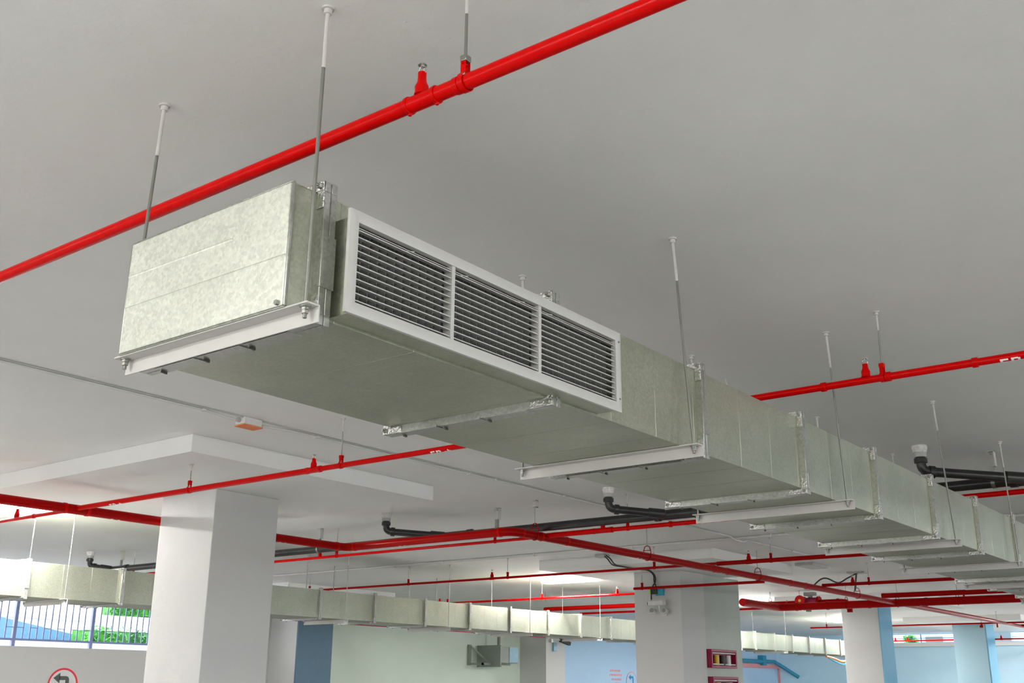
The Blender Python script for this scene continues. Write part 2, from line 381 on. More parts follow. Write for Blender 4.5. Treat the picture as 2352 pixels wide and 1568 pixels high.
# grille collar
GX0,GX1,GY,GZ0,GZ1 = 1.972,3.432,2.13,CAMZ+1.003,CAMZ+1.322
m=MB()
cx0,cx1=GX0+.03,GX1-.02; t=.002
m.box(cx0,cx1,GY+.004,DY0+.001,GZ0+.006,GZ0+.006+t).box(cx0,cx1,GY+.004,DY0+.001,GZ1-.012,GZ1-.012+t)
m.box(cx0,cx0+t,GY+.004,DY0+.001,GZ0+.008,GZ1-.012).box(cx1-t,cx1,GY+.004,DY0+.001,GZ0+.008,GZ1-.012)
m.build('grille_collar',GALV,d1)
MB().box(cx0+t,cx1-t,DY0-.012,DY0-.002,GZ0+.01,GZ1-.014).build('shade_sheet',SHADEIN,d1,smooth=False)  # dark sheet stands in for the shaded duct interior

# ventilation grille
gr=thing('ventilation_grille',(GX0,GY,GZ0),'off-white louvred air grille in three bays on the near side of the large duct','grille')
B=.036
prof_d=.010
def mitred(x0,x1,z0,z1,b,y,d):
    """four mitred border strips, rounded towards the outside"""
    out=[]
    o=[(x0,z0),(x1,z0),(x1,z1),(x0,z1)]; i_=[(x0+b,z0+b),(x1-b,z0+b),(x1-b,z1-b),(x0+b,z1-b)]
    for k in range(4):
        a,b2=o[k],o[(k+1)%4]; c,d2=i_[(k+1)%4],i_[k]; mb=MB()
        N=4; V=[];F=[]
        for q in range(N+1):
            s=q/N; dep=d*math.sin(math.pi*(.5*s+.25))/math.sin(math.pi*.5)
            p=(a[0]+(d2[0]-a[0])*s, a[1]+(d2[1]-a[1])*s); r=(b2[0]+(c[0]-b2[0])*s, b2[1]+(c[1]-b2[1])*s)
            V+=[(p[0],y-dep,p[1]),(r[0],y-dep,r[1])]
        n=len(V)
        V+=[(a[0],y+.004,a[1]),(b2[0],y+.004,b2[1]),(c[0],y+.014,c[1]),(d2[0],y+.014,d2[1])]
        for q in range(N): F.append((2*q,2*q+1,2*q+3,2*q+2))
        F+=[(0,n,n+1,1),(n-2,n-1,n+2,n+3),(n,n+3,n+2,n+1)]
        F+=[tuple([2*q for q in range(N+1)]+[n+3,n]),tuple([2*q+1 for q in range(N+1)]+[n+2,n+1])]
        mb.add(V,F); out.append(mb)
    return out
for mb in mitred(GX0,GX1,GZ0,GZ1,B,GY,prof_d): mb.build('frame_side',OFFW,gr)
MX=[2.436,2.905]
for x in MX: MB().box(x-.008,x+.008,GY-.004,GY+.03,GZ0+B-.002,GZ1-B+.002).build('mullion',OFFW,gr,.001)
ix=[GX0+B]+[v for x in MX for v in (x-.008,x+.008)]+[GX1-B]
iz0,iz1=GZ0+B,GZ1-B
NB=11
for k in range(3):
    a,b=ix[2*k],ix[2*k+1]; m=MB()
    for j in range(NB):
        z=iz0+.010+(iz1-iz0-.030)*j/(NB-1)
        m.prism([(GY-.001,z-.0022),(GY-.001,z+.0012),(GY+.023,z+.0048),(GY+.023,z+.0030)],'yz',a+.0005,b-.0005)
        if j==NB-1: m.prism([(GY+.001,z+.006),(GY+.001,z+.0085),(GY+.02,z+.0145),(GY+.02,z+.013)],'yz',a+.0005,b-.0005)
    m.build('louver_bank',OFFW,gr,smooth=False)
    m=MB(); n=int((b-a)/.035)
    for j in range(n+1):
        x=a+.012+(b-a-.024)*j/n
        m.box(x-.0015,x+.0015,GY+.032,GY+.06,iz0,iz1)
    m.build('rear_blade_bank',BLADE,gr,smooth=False)
    for xx in (a+(b-a)*(.55 if k==0 else .12), ) + ((a+(b-a)*.8,) if k==1 else ()):
        MB().obox((xx,GY+.014,iz1-.011),((1,0,.25),(0,1,.0),(-.25,0,1)),(.02,.010,.0012)).build('lever',OFFW,gr)
for (px_,pz_) in ((GX1-.018,GZ0+.05),(GX1-.018,GZ1-.04)): MB().cyl((px_,GY-.013,pz_),(px_,GY-.008,pz_),.004,n=10).build('screw',ZINC,gr)

# second duct
D2Y0,D2Y1,D2Z0,D2Z1=12.44,13.24,CAMZ+.965,CAMZ+1.372
FL2=[2.1,3.27,4.42,5.55,6.72]
FL2=[6.75-1.165*k for k in range(7,0,-1)]+[6.75,8.02]+[9.2,10.3,11.39,12.55,13.74,14.9,16.06,17.24,18.35,19.46]
x=20.6
while x<33: FL2.append(x); x+=1.13
build_duct(-2.2,D2Y0,D2Y1,D2Z0,D2Z1,FL2,34.0,'long pale galvanised duct run beyond the columns, behind the large left column',19.6)

# trapeze duct hangers
def rod_with_anchor(root, top, foot, tag_paint=.22):
    top=Vector(top); foot=Vector(foot); d=(foot-top)
    r=MB().cyl(top,foot+Vector((0,0,-.035)),.0058,n=10).build('threaded_rod',ZINC,root)
    p=top+d*tag_paint
    MB().cyl(top,p,.0068,n=10).build('painted_top',WPAINT,r)
    MB().cyl(foot+Vector((0,0,-.012)),foot+Vector((0,0,-.004)),.011,n=6).cyl(foot+Vector((0,0,-.022)),foot+Vector((0,0,-.013)),.010,n=6).build('nut',ZINC,r)
    MB().cyl(foot+Vector((0,0,-.004)),foot+Vector((0,0,-.0015)),.017,n=18).build('washer',ZINC,r)
    MB().lathe([(.020,0),(.020,-.006),(.013,-.007),(.013,-.022),(.008,-.024)],top,14).build('ceiling_anchor',WPAINT,root)
def trapeze(x, y0, y1, zt, label, group, lean0=(0,0), lean1=(0,0), leg=.05, w=.045):
    root=thing('duct_hanger',(x,(y0+y1)/2,zt-leg),label,'duct hanger',group)
    m=MB().box(x-w,x,y0,y1,zt-.005,zt).box(x-.0,x+.005,y0,y1,zt-leg,zt)
    m.build('angle_bar',WPAINT,root,.001)
    rod_with_anchor(root,(x-.022+lean0[0],y0+.03+lean0[1],CE),(x-.022,y0+.03,zt-.004))
    rod_with_anchor(root,(x-.022+lean1[0],y1-.03+lean1[1],CE),(x-.022,y1-.03,zt-.004))
    return root
H1='trapeze hangers carrying the large duct'
bars=[(1.885,'white angle bar hanger under the closed end of the large duct',(.05,.05),(.10,.11)),
      (4.10,'white angle bar hanger just past the grille of the large duct',(.05,.09),(.02,.02)),
      (5.86,'angle bar hanger under the large duct, third from its closed end',(.05,.06),(0,0)),
      (7.86,'angle bar hanger under the large duct, fourth from its closed end',(.03,.06),(0,0)),
      (9.55,'angle bar hanger under the large duct, fifth from its closed end',(.03,.03),(0,0)),
      (11.4,'angle bar hanger under the large duct, sixth from its closed end',(0,0),(0,0)),
      (13.6,'angle bar hanger under the large duct, seventh from its closed end',(0,0),(0,0)),
      (15.8,'angle bar hanger under the large duct, eighth from its closed end',(0,0),(0,0)),
      (18.0,'angle bar hanger near the far end of the large duct',(0,0),(0,0))]
for x,lab,l0,l1 in bars: trapeze(x,DY0-.09,DY1+(.035 if x<2 else .11),DZ0-.001,lab,H1,l0,l1)
H2='trapeze hangers carrying the low pale duct'
for x,lab in ((4.9,'angle bar hanger of the low duct near the left frame edge'),(7.25,'angle bar hanger of the low duct left of the large left column'),
              (11.9,'angle bar hanger of the low duct just right of the large left column'),
              (14.3,'angle bar hanger of the low duct, second right of the large left column'),(16.62,'angle bar hanger of the low duct under the glowing ceiling lamp'),
              (19.0,'angle bar hanger of the low duct just left of the camera column'),(22.6,'angle bar hanger of the low duct right of the camera column'),
              (25.3,'angle bar hanger of the low duct left of the third column'),(28.0,'angle bar hanger of the low duct beside the third column')):
    trapeze(x,D2Y0-.09,D2Y1+.1,D2Z0-.001,lab,H2,leg=.06)

# ================================================================== LETTERING wrapped on pipes
GLY={'F':[(0,0,.22,1),(0,.78,.7,1),(0,.40,.6,.60)],'P':[(0,0,.22,1),(0,.80,.6,1),(0,.38,.6,.58),(.55,.45,.78,.93)],
     '>':None}
def letter_mesh(mb, text, c, axis, u0, size, r, ang0, adv=.85):
    """c: point on pipe axis; axis 'y-': text runs towards -Y; 'x+': runs towards +X. ang0: angle of the text's middle,
    measured from -X (or -Y) side downwards. size: letter height"""
    def place(u,v):
        th=ang0-(v-.5)*size/r
        du=u0+u*size*1.3
        if axis=='y-':  return Vector((c[0]-math.cos(th)*(r+.0012), c[1]-du, c[2]-math.sin(th)*(r+.0012)))
        return Vector((c[0]+du, c[1]-math.cos(th)*(r+.0012), c[2]-math.sin(th)*(r+.0012)))
    def quad(pts):   # four (u,v) corners, subdivided along v
        N=8; V=[];F=[]
        (a,b,c_,d)=pts
        for i in range(N+1):
            s=i/N; V.append(place(a[0]+(d[0]-a[0])*s,a[1]+(d[1]-a[1])*s)); V.append(place(b[0]+(c_[0]-b[0])*s,b[1]+(c_[1]-b[1])*s))
        for i in range(N): F.append((2*i,2*i+1,2*i+3,2*i+2))
        mb.add(V,F)
    cur=0
    for ch in text:
        if ch==' ': cur+=.35; continue
        if ch=='>':
            quad([(cur,.36),(cur+.65,.36),(cur+.65,.64),(cur,.64)])
            quad([(cur+.60,0.02),(cur+1.2,.5),(cur+1.2,.5),(cur+.60,.98)]); cur+=1.4; continue
        if ch=='/':
            quad([(cur,.0),(cur+.25,.0),(cur+.75,1),(cur+.5,1)]); cur+=.85; continue
        if ch=='\\':
            quad([(cur+.5,.0),(cur+.75,.0),(cur+.25,1),(cur,1)]); cur+=.85; continue
        for (a,b,c2,d) in GLY[ch]: quad([(cur+a,b),(cur+c2,b),(cur+c2,d),(cur+a,d)])
        cur+=adv+.1
    return mb

# ================================================================== PIPES
def elbowed(pts, rad=.12, n=6):
    """round the inner corners of a polyline"""
    pts=[Vector(p) for p in pts]; out=[pts[0]]
    for i in range(1,len(pts)-1):
        a=(pts[i-1]-pts[i]).normalized(); b=(pts[i+1]-pts[i]).normalized()
        p0=pts[i]+a*rad; p1=pts[i]+b*rad
        for k in range(n+1):
            t=k/n; out.append(p0*(1-t)**2+pts[i]*2*t*(1-t)+p1*t**2)
    out.append(pts[-1]); return out
def collar(root, p, d, r, L=.03, name='coupling', mat=None):
    p=Vector(p); d=Vector(d).normalized()
    return MB().cyl(p-d*L/2,p+d*L/2,r,n=18).build(name,mat or RED,root,.002)
def sprinkler(root, p, h=.10, s=1.0, mat=None):
    """upright sprinkler: red riser with reducer, chrome frame and toothed deflector"""
    p=Vector(p)
    ri=MB().lathe([(.024*s,0),(.0215*s,.012*s),(.0225*s,.028*s),(.020*s,.034*s),(.015*s,.046*s),(.0135*s,.062*s),(.0135*s,h*.62+.006)],p,16).build('sprinkler_riser',mat or RED,root)
    z0=h*.62
    fr=MB()
    for sg in(-1,1): fr.tube([p+Vector((0,sg*.010*s,z0)),p+Vector((0,sg*.014*s,z0+.010*s)),p+Vector((0,sg*.013*s,z0+.022*s)),p+Vector((0,sg*.003*s,z0+.032*s))],.0022*s,8)
    fr.cyl(p+Vector((0,0,z0)),p+Vector((0,0,z0+.006)),.011*s,n=6).cyl(p+Vector((0,0,z0+.026*s)),p+Vector((0,0,z0+.034*s)),.0045*s,n=10)
    fr.cyl(p+Vector((0,0,z0)),p+Vector((0,0,z0+.026*s)),.0014*s,n=6)
    fr.build('sprinkler_frame',BRIGHT,ri)
    de=MB(); N=16; V=[];F=[]
    for k,zz in enumerate((z0+.033*s,z0+.0355*s)):
        for j in range(N*2):
            a=math.pi*j/N; r=(.0155 if j%2 else .0125)*s; V.append(p+Vector((r*math.cos(a),r*math.sin(a),zz-(.002*s if j%2 else 0))))
    M=N*2
    F=[(j,(j+1)%M,(j+1)%M+M,j+M) for j in range(M)]+[tuple(reversed(range(M))),tuple(range(M,2*M))]
    de.add(V,F).build('deflector',BRIGHT,ri)
    return ri
def strap_hanger(p, r, top, label, group='clevis hangers of the red pipes', mat=None, s=1.0, axis='y', anchor=True):
    """swivel band hanger around a pipe centre p, rod up to top (z)"""
    p=Vector(p); mat=mat or RED; w=.011*s
    root=thing('pipe_hanger',(p.x,p.y,p.z-r),label,'pipe hanger',group)
    A=Vector((0,1,0)) if axis=='y' else Vector((1,0,0)); S=Vector((1,0,0)) if axis=='y' else Vector((0,1,0)); Z=Vector((0,0,1))
    R=r+.003
    prof=[]
    for k in range(13):
        t=math.pi*(1+k/12.0); prof.append((math.cos(t)*R,math.sin(t)*R))
    up=(.046 if p.x<3 else .03)*s+r
    prof=[(-.011*s,up+.012*s),(-.011*s,R*1.12),(-R*.80,R*.66)]+prof+[(R*.80,R*.66),(.011*s,R*1.12),(.011*s,up+.012*s)]
    V=[];F=[]
    for (a,b) in prof:
        nrm=Vector((a,b,0)).normalized()*.0025
        for q in (-w,w):
            V.append(p+S*a+Z*b+A*q); V.append(p+S*(a+nrm.x)+Z*(b+nrm.y)+A*q)
    for i in range(len(prof)-1):
        o=i*4;n_=o+4
        F+=[(o,o+2,n_+2,n_),(o+1,n_+1,n_+3,o+3),(o,n_,n_+1,o+1),(o+2,o+3,n_+3,n_+2)]
    F+=[(0,1,3,2),(len(V)-4,len(V)-2,len(V)-1,len(V)-3)]
    MB().add(V,F).build('clamp_band',mat,root)
    zc=p.z+up+.012*s
    # saddle nut box with a bolt through it
    MB().add([p+S*a*.014*s+A*b*.013*s+Z*(up+.004*s+c) for c in (0,.022*s) for a,b in((-1,-1),(1,-1),(1,1),(-1,1))],
        [(0,3,2,1),(4,5,6,7),(0,1,5,4),(1,2,6,5),(2,3,7,6),(3,0,4,7)]).build('swivel_block',ZINC if p.x<3 else mat,root,.002)
    MB().cyl(p+Z*(up-.004*s)-S*.02*s,p+Z*(up-.004*s)+S*.02*s,.004*s,n=8).build('bolt',mat,root)
    rod=MB().cyl((p.x,p.y,zc+.012*s),(p.x,p.y,top),.0048,n=8).build('threaded_rod',ZINC,root)
    MB().cyl((p.x,p.y,top-(top-zc)*.35),(p.x,p.y,top),.0055,n=8).build('painted_top',WPAINT,rod)
    if anchor: MB().lathe([(.018,0),(.018,-.006),(.011,-.007),(.011,-.020),(.007,-.022)],(p.x,p.y,top),12).build('ceiling_anchor',WPAINT,root)
    return root
def ring_hanger(p, r, top, label, group='teardrop ring hangers of the red main', mat=None, axis='x', channel=False):
    """teardrop loop around a large pipe running along axis"""
    p=Vector(p); mat=mat or RED2
    root=thing('pipe_hanger',(p.x,p.y,p.z-r),label,'pipe hanger',group)
    S=Vector((0,1,0)) if axis=='x' else Vector((1,0,0)); Z=Vector((0,0,1))
    R=r+.006; H=r+.10; pts=[]
    for k in range(11): t=math.pi*(1+k/10); pts.append(p+S*math.cos(t)*R+Z*math.sin(t)*R)
    pts+= [p+S*R*.98+Z*H*.55]
    for k in range(7): t=math.pi*k/6; pts.append(p+S*math.cos(t)*R*.85+Z*(H*.62+math.sin(t)*.045))
    pts+= [p-S*R*.98+Z*H*.55, pts[0].copy()]
    MB().tube(pts,.0055,8,cap=False).build('teardrop_loop',mat,root)
    MB().cyl(p+Z*(r+.028)-S*R*.95,p+Z*(r+.028)+S*R*.95,.0045,n=8).build('cross_bolt',mat,root)
    z0=p.z+H*.62+.03
    rod=MB().cyl((p.x,p.y,z0),(p.x,p.y,top-(.07 if channel else 0)),.005,n=8).build('threaded_rod',ZINC,root)
    if channel:
        MB().box(p.x-.028,p.x+.028,p.y-.03,p.y+.03,top-.006,top).box(p.x-.028,p.x+.028,p.y-.03,p.y-.024,top-.08,top).box(p.x-.028,p.x+.028,p.y-.03,p.y+.03,top-.08,top-.074).build('channel_bracket',WPAINT,root)
    else: MB().lathe([(.018,0),(.018,-.006),(.011,-.007),(.011,-.020)],(p.x,p.y,top),12).build('ceiling_anchor',WPAINT,root)
    return root

# -- nearest branch pipe
P1X,P1Z,P1R=2.102,CAMZ+1.681,.0238
r=thing('sprinkler_pipe',(P1X,2.0,P1Z),'thick bright red pipe crossing the ceiling above the near end of the large duct','pipe','red sprinkler branch pipes')
MB().cyl((P1X,-2.5,P1Z),(P1X,9,P1Z),P1R,n=32).build('pipe',RED,r)
ysp=onx(968,222,P1X).y
yc=(onx(940,253,P1X).y, onx(1002,232,P1X).y)
MB().cyl((P1X,yc[0],P1Z),(P1X,yc[1],P1Z),P1R+.0015,n=32).build('tee',RED,r)
for y in yc: collar(r,(P1X,y,P1Z),(0,1,0),P1R+.0048,.012)
collar(r,(P1X,onx(1060,205,P1X).y+.012,P1Z),(0,1,0),P1R+.003,.02)
for y in yc: MB().sphere((P1X+.004,y,P1Z-P1R-.002),.008,8).build('bolt',RED,r)
sprinkler(r,(P1X,ysp,P1Z+P1R-.004),.115,.98)
strap_hanger((P1X,onx(1068,196,P1X).y,P1Z),P1R,CE,'hanger with white swivel block on the nearest red pipe beside its sprinkler',s=.9)
# -- second branch pipe
P2X,P2Z,P2R=5.70,CAMZ+1.620,.0205
r=thing('sprinkler_pipe',(P2X,2.0,P2Z),'red branch pipe lettered FP passing behind the large duct from left column to right edge','pipe','red sprinkler branch pipes')
MB().cyl((P2X,-3,P2Z),(P2X,9.76,P2Z),P2R,n=20).build('pipe',RED,r)
MB().cyl((P2X,onx(735,1076,P2X).y,P2Z),(P2X,9.76,P2Z),P2R+.0035,n=20).build('wide_pipe',RED,r)
for px_ in (706,735,1892,2040,2240):
    py_=1192.6-.1605*px_ if px_>1500 else 1192.6-.159*px_
    collar(r,(P2X,onx(px_,py_,P2X).y,P2Z),(0,1,0),P2R+.006,.03)
sprinkler(r,(P2X,onx(720,1078,P2X).y,P2Z+P2R-.003),.11,1.1); sprinkler(r,(P2X,onx(1990,872,P2X).y,P2Z+P2R-.003),.11,1.1)
t=MB()
for px_ in (992,2298): letter_mesh(t,'FP >',(P2X,onx(px_,1192.6-.1605*px_,P2X).y,P2Z),'y-',0,.043,P2R+.0004,math.radians(88))
letter_mesh(t,'FP >',(P2X,onx(255,1152,P2X).y,P2Z),'y-',0,.043,P2R+.0042,math.radians(88))
t.build('lettering',LETTER,r)
for px_,py_,lab,top in ((2028,866,'hanger of the lettered red pipe right of the large duct',CE),(783,1070,'hanger of the lettered red pipe beside its left sprinkler',CE),(435,1122,'hanger of the lettered red pipe under the slab panel',PB)):
    strap_hanger((P2X,onx(px_,py_,P2X).y,P2Z),P2R+(.0035 if px_<720 else 0),top,lab,s=1.05)
# -- red main with two bends
MZ=CAMZ+1.61; MR=.047; M1Y=9.77; MX1=9.32; M2Y=7.2
r=thing('fire_main_pipe',(5,M1Y,MZ),'thick red main pipe that jogs twice behind the large left column and runs off right','pipe')
pts=elbowed([(-4,M1Y,MZ),(MX1,M1Y,MZ),(MX1,M2Y,MZ),(28.5,M2Y,MZ)],.14,8)
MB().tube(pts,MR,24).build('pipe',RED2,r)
MB().cyl((28.5,M2Y,MZ),(41.9,M2Y,MZ),MR*.8,n=18).build('reduced_pipe',RED2,r)
for q in ((MX1-.16,M1Y,0),(MX1,M2Y+.16,1),(MX1,M1Y-.16,1),(MX1+.17,M2Y,0),(P2X-.12,M1Y,0),(P2X+.12,M1Y,0),(9.95-.1,M2Y,0),(10.35,M2Y,0),(14.0,M2Y,0),(14.4,M2Y,0),(16.6,M2Y,0),(17.2,M2Y,0)):
    collar(r,(q[0],q[1],MZ),(0,1,0) if q[2] else (1,0,0),MR+.005,.03)
t=MB()
def xl(px_,py_): return ony(px_,py_,M1Y).x
letter_mesh(t,'//',(xl(246,1181),M1Y,MZ),'x+',0,.07,MR,math.radians(112)); letter_mesh(t,'//',(xl(634,1240),M1Y,MZ),'x+',0,.07,MR,math.radians(112))
letter_mesh(t,'\\\\',(MX1,onx(918,1243,MX1).y,MZ),'y-',0,.07,MR,math.radians(112))
letter_mesh(t,'//',(ony(1457,1280,M2Y).x,M2Y,MZ),'x+',0,.08,MR,math.radians(112)); letter_mesh(t,'//',(ony(1650,1310,M2Y).x,M2Y,MZ),'x+',0,.08,MR,math.radians(112))
t.build('lettering',LETTER,r)
ring_hanger((ony(1216,1225,M2Y).x+.1,M2Y,MZ),MR,CE,'teardrop hanger on the red main at its second bend',channel=True)
ring_hanger((ony(1487,1280,M2Y).x,M2Y,MZ),MR,CE,'teardrop hanger on the red main above the wall camera')
ring_hanger((ony(1741,1326,M2Y).x,M2Y,MZ),MR,CE,'teardrop hanger on the red main right of the camera column')
ring_hanger((ony(1969,1366,M2Y).x,M2Y,MZ),MR,CE,'teardrop hanger on the red main beside the hanging cable')
ring_hanger((4.75,M1Y,MZ),MR,CE,'teardrop hanger on the red main at the left frame edge')
# -- third row
P3X,P3Z,P3R=9.95,CAMZ+1.63,.023
r=thing('sprinkler_pipe',(P3X,5,P3Z),'red branch pipe lettered FP leaving the main below the black drain','pipe','red sprinkler branch pipes')
MB().cyl((P3X,M2Y,P3Z),(P3X,-4,P3Z),P3R,n=18).build('pipe',RED,r)
MB().cyl((P3X,M2Y,P3Z),(P3X,onx(1405,1216,P3X).y,P3Z),P3R+.006,n=18).build('wide_pipe',RED,r)
for px_,py_ in ((1365,1223),(1405,1217),(1540,1204)): collar(r,(P3X,onx(px_,py_,P3X).y,P3Z),(0,1,0),P3R+.008,.03)
sprinkler(r,(P3X,onx(1385,1218,P3X).y,P3Z+P3R-.002),.12,1.15)
t=MB(); letter_mesh(t,'FP >',(P3X,onx(1611,1198,P3X).y,P3Z),'y-',0,.05,P3R,math.radians(84)); t.build('lettering',LETTER,r)
strap_hanger((P3X,onx(1442,1213,P3X).y,P3Z),P3R,CE,'hanger of the red branch just left of the black drain tee',s=1.1)
r=thing('sprinkler_pipe',(10.0,10,CAMZ+1.628),'slim bright red pipe running just below the red main at centre left','pipe','red sprinkler branch pipes')
MB().cyl((10.0,M2Y,CAMZ+1.628),(10.0,17,CAMZ+1.628),.0175,n=16).build('pipe',RED,r)
for px_,py_ in ((735,1277),): sprinkler(r,(10.0,onx(px_,py_,10.0).y,CAMZ+1.628+.015),.115,1.1)
sprinkler(r,(10.0,onx(283,1318,10.0).y,CAMZ+1.643),.115,1.1)
for px_,py_,lab in ((773,1274,'hanger of the slim red pipe under the first bend of the main'),(1137,1243,'hanger of the slim red pipe near the second bend of the main'),(306,1314,'hanger of the slim red pipe above the low duct at left')):
    strap_hanger((10.0,onx(px_,py_,10.0).y,CAMZ+1.628),.0175,CE,lab,s=1.1)
# -- left edge pipe
r=thing('sprinkler_pipe',(P2X+.1,11.5,CAMZ+1.56),'slim red pipe at the left frame edge below the glowing lamp','pipe','red sprinkler branch pipes')
q1=onz(137,1170,CAMZ+1.60); 
MB().cyl((5.66,M1Y,CAMZ+1.60),(5.66,13.5,CAMZ+1.60),.0175,n=14).build('pipe',RED,r)
for px_,py_ in ((38,1188),): sprinkler(r,(5.66,onx(px_,py_,5.66).y,CAMZ+1.615),.13,1.2)
collar(r,(5.66,onx(78,1181,5.66).y,CAMZ+1.60),(0,1,0),.023,.03)

# -- further rows: (x,z,y0,y1,radius,label,[sprinkler px],[hanger px],material)
def row(x, z, y0, y1, rr, label, spr=(), hang=(), mat=RED2, slope=None):
    root=thing('sprinkler_pipe',(x,(y0+y1)/2,z),label,'pipe','red sprinkler branch pipes')
    MB().cyl((x,y0,z),(x,y1,z),rr,n=14).build('pipe',mat,root)
    for px_ in spr:
        y=yat(px_,x,z); sprinkler(root,(x,y,z+rr*.8),.13,1.3,mat); collar(root,(x,y,z),(0,1,0),rr+.004,.09,'tee',mat)
    for px_,lab in hang:
        y=yat(px_,x,z); strap_hanger((x,y,z),rr,PB if 14.66<x<17.5 and 7.55<y<10.75 else CE,lab,mat=mat,s=1.2)
    return root
def yat(px_, x, z):
    # solve for y where the point (x,y,z) appears in image column px_
    A=_f*((px_-1176)/FPX)-_r
    return -(A.x*x+A.z*(z-CAMZ))/A.y
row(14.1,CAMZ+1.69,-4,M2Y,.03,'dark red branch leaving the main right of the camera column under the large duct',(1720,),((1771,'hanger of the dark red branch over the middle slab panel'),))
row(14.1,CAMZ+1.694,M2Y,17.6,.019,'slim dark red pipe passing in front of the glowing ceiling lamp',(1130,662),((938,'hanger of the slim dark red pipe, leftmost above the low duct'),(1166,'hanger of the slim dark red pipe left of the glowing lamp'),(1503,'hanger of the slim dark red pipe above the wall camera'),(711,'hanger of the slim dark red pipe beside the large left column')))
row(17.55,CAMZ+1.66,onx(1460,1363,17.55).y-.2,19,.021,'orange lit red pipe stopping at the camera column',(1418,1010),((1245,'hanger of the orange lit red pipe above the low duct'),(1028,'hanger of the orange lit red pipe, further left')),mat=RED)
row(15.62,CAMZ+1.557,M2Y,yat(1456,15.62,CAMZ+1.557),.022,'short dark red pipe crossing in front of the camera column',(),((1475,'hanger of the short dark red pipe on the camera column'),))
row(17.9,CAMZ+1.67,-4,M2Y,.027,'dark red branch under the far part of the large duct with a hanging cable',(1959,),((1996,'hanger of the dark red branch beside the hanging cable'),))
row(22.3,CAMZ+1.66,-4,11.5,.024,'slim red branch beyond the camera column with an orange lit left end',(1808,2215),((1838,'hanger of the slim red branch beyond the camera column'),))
z6=CAMZ+1.5
def rowpix(pa, pb, z, rr, label, mat=RED2, spr=(), hang=(), ext=(0,0)):
    a=onz(pa[0],pa[1],z); b=onz(pb[0],pb[1],z); x=(a.x+b.x)/2
    return row(x,z,min(a.y,b.y)-ext[0],max(a.y,b.y)+ext[1],rr,label,spr,hang,mat)
rowpix((1262,1400),(1460,1388),CAMZ+1.62,.045,'thick dark red pipe just above the low duct left of the camera column',ext=(.5,0))
rowpix((1336,1409),(1460,1403),CAMZ+1.62,.024,'orange lit red pipe nearest the top of the low duct by the camera column',RED,hang=((1474,'hanger of the orange lit pipe hidden behind the camera column'),),ext=(.5,0))
rowpix((1713,1435),(1720,1434),CAMZ+1.70,.02,'thin pink red pipe in front of the third column',RED,ext=(2,3)) if False else None
row(29.5,CAMZ+1.62,2,12.3,.02,'thin red pipe beyond the stepped duct at the third column',(),((1899,'hanger of the thin red pipe beside the third column'),))
row(34.8,CAMZ+1.45,1,14.5,.022,'thin red pipe over the strip openings',(2057,2085,2300),(),RED)
row(31.0,CAMZ+1.62,1,7.2,.03,'dark red branch from the far main at the right frame edge',(2255,),((2291,'hanger of the dark red branch at the right frame edge'),))
row(36.5,CAMZ+1.74,1,7.2,.03,'farthest dark red branch at the right frame edge',(2210,),())

# pipe hugging the far side of the low duct (seen as a magenta line under it)
r=thing('sprinkler_pipe',(15,13.6,CAMZ+.93),'thin magenta red pipe running along below the low duct','pipe','red sprinkler branch pipes')
MB().cyl((12.2,14.2,CAMZ+1.035),(19.9,14.2,CAMZ+1.035),.018,n=12).build('pipe',REDM,r)
for x in (13.3,16.0,19.6): MB().box(x-.005,x+.005,14.195,14.205,CAMZ+1.03,CE).build('support_strap',BOXG,r)

# ================================================================== VALVE GROUP AND FAR MAIN
r=thing('valve_main_pipe',(21.5,7,CAMZ+1.6),'very thick red pipe with a valve and elbows right of the camera column','pipe')
VZ=CAMZ+1.60
va=onz(1790,1398,VZ); xb=21.45
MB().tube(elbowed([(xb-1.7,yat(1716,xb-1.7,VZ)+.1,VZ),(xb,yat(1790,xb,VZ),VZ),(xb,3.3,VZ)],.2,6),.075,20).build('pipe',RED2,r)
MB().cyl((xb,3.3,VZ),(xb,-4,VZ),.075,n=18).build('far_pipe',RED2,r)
for y in (9.2,8.55,7.7,6.6,4.6,3.4): collar(r,(xb,y,VZ),(0,1,0),.083,.05,mat=RED2)
t=MB()
letter_mesh(t,'\\\\',(xb,yat(1830,xb,VZ),VZ),'y-',0,.10,.075,math.radians(105)); letter_mesh(t,'\\\\',(xb,yat(2112,xb,VZ),VZ),'y-',0,.10,.075,math.radians(105)); t.build('lettering',LETTER,r)
ux,uz=22.4,CAMZ+1.74
r=thing('valve_pipe',(ux,8,uz),'red elbowed pipe with a round valve body just above the very thick red pipe','pipe')
MB().tube(elbowed([(ux-1.3,yat(1722,ux-1.3,uz-.1),uz-.08),(ux-.2,yat(1738,ux-.2,uz),uz),(ux,yat(1760,ux,uz)-.1,uz),(ux,yat(1950,ux,uz),uz),(ux,yat(1950,ux,uz),uz-.22)],.16,5),.06,18).build('pipe',RED2,r)
vy=yat(1862,ux,uz)
MB().cyl((ux,vy-.16,uz),(ux,vy+.12,uz),.11,n=20).build('valve_body',REDM,r,.01)
MB().cyl((ux,vy-.21,uz),(ux,vy-.16,uz),.13,n=20).cyl((ux,vy+.12,uz),(ux,vy+.17,uz),.13,n=20).build('valve_flange',RED2,r)
hd=MB().cyl((ux,vy,uz+.11),(ux,vy,uz+.17),.05,n=14).box(ux-.07,ux+.07,vy-.12,vy+.12,uz+.15,uz+.22).build('gear_box',BOXG,r,.01)
MB().cyl((ux-.22,vy+.15,uz+.04),(ux-.19,vy+.15,uz+.04),.11,n=18).build('hand_wheel',RED,r)
MB().cyl((ux-.225,vy+.15,uz+.04),(ux-.22,vy+.15,uz+.04),.03,n=12).build('wheel_hub',YELL,r)
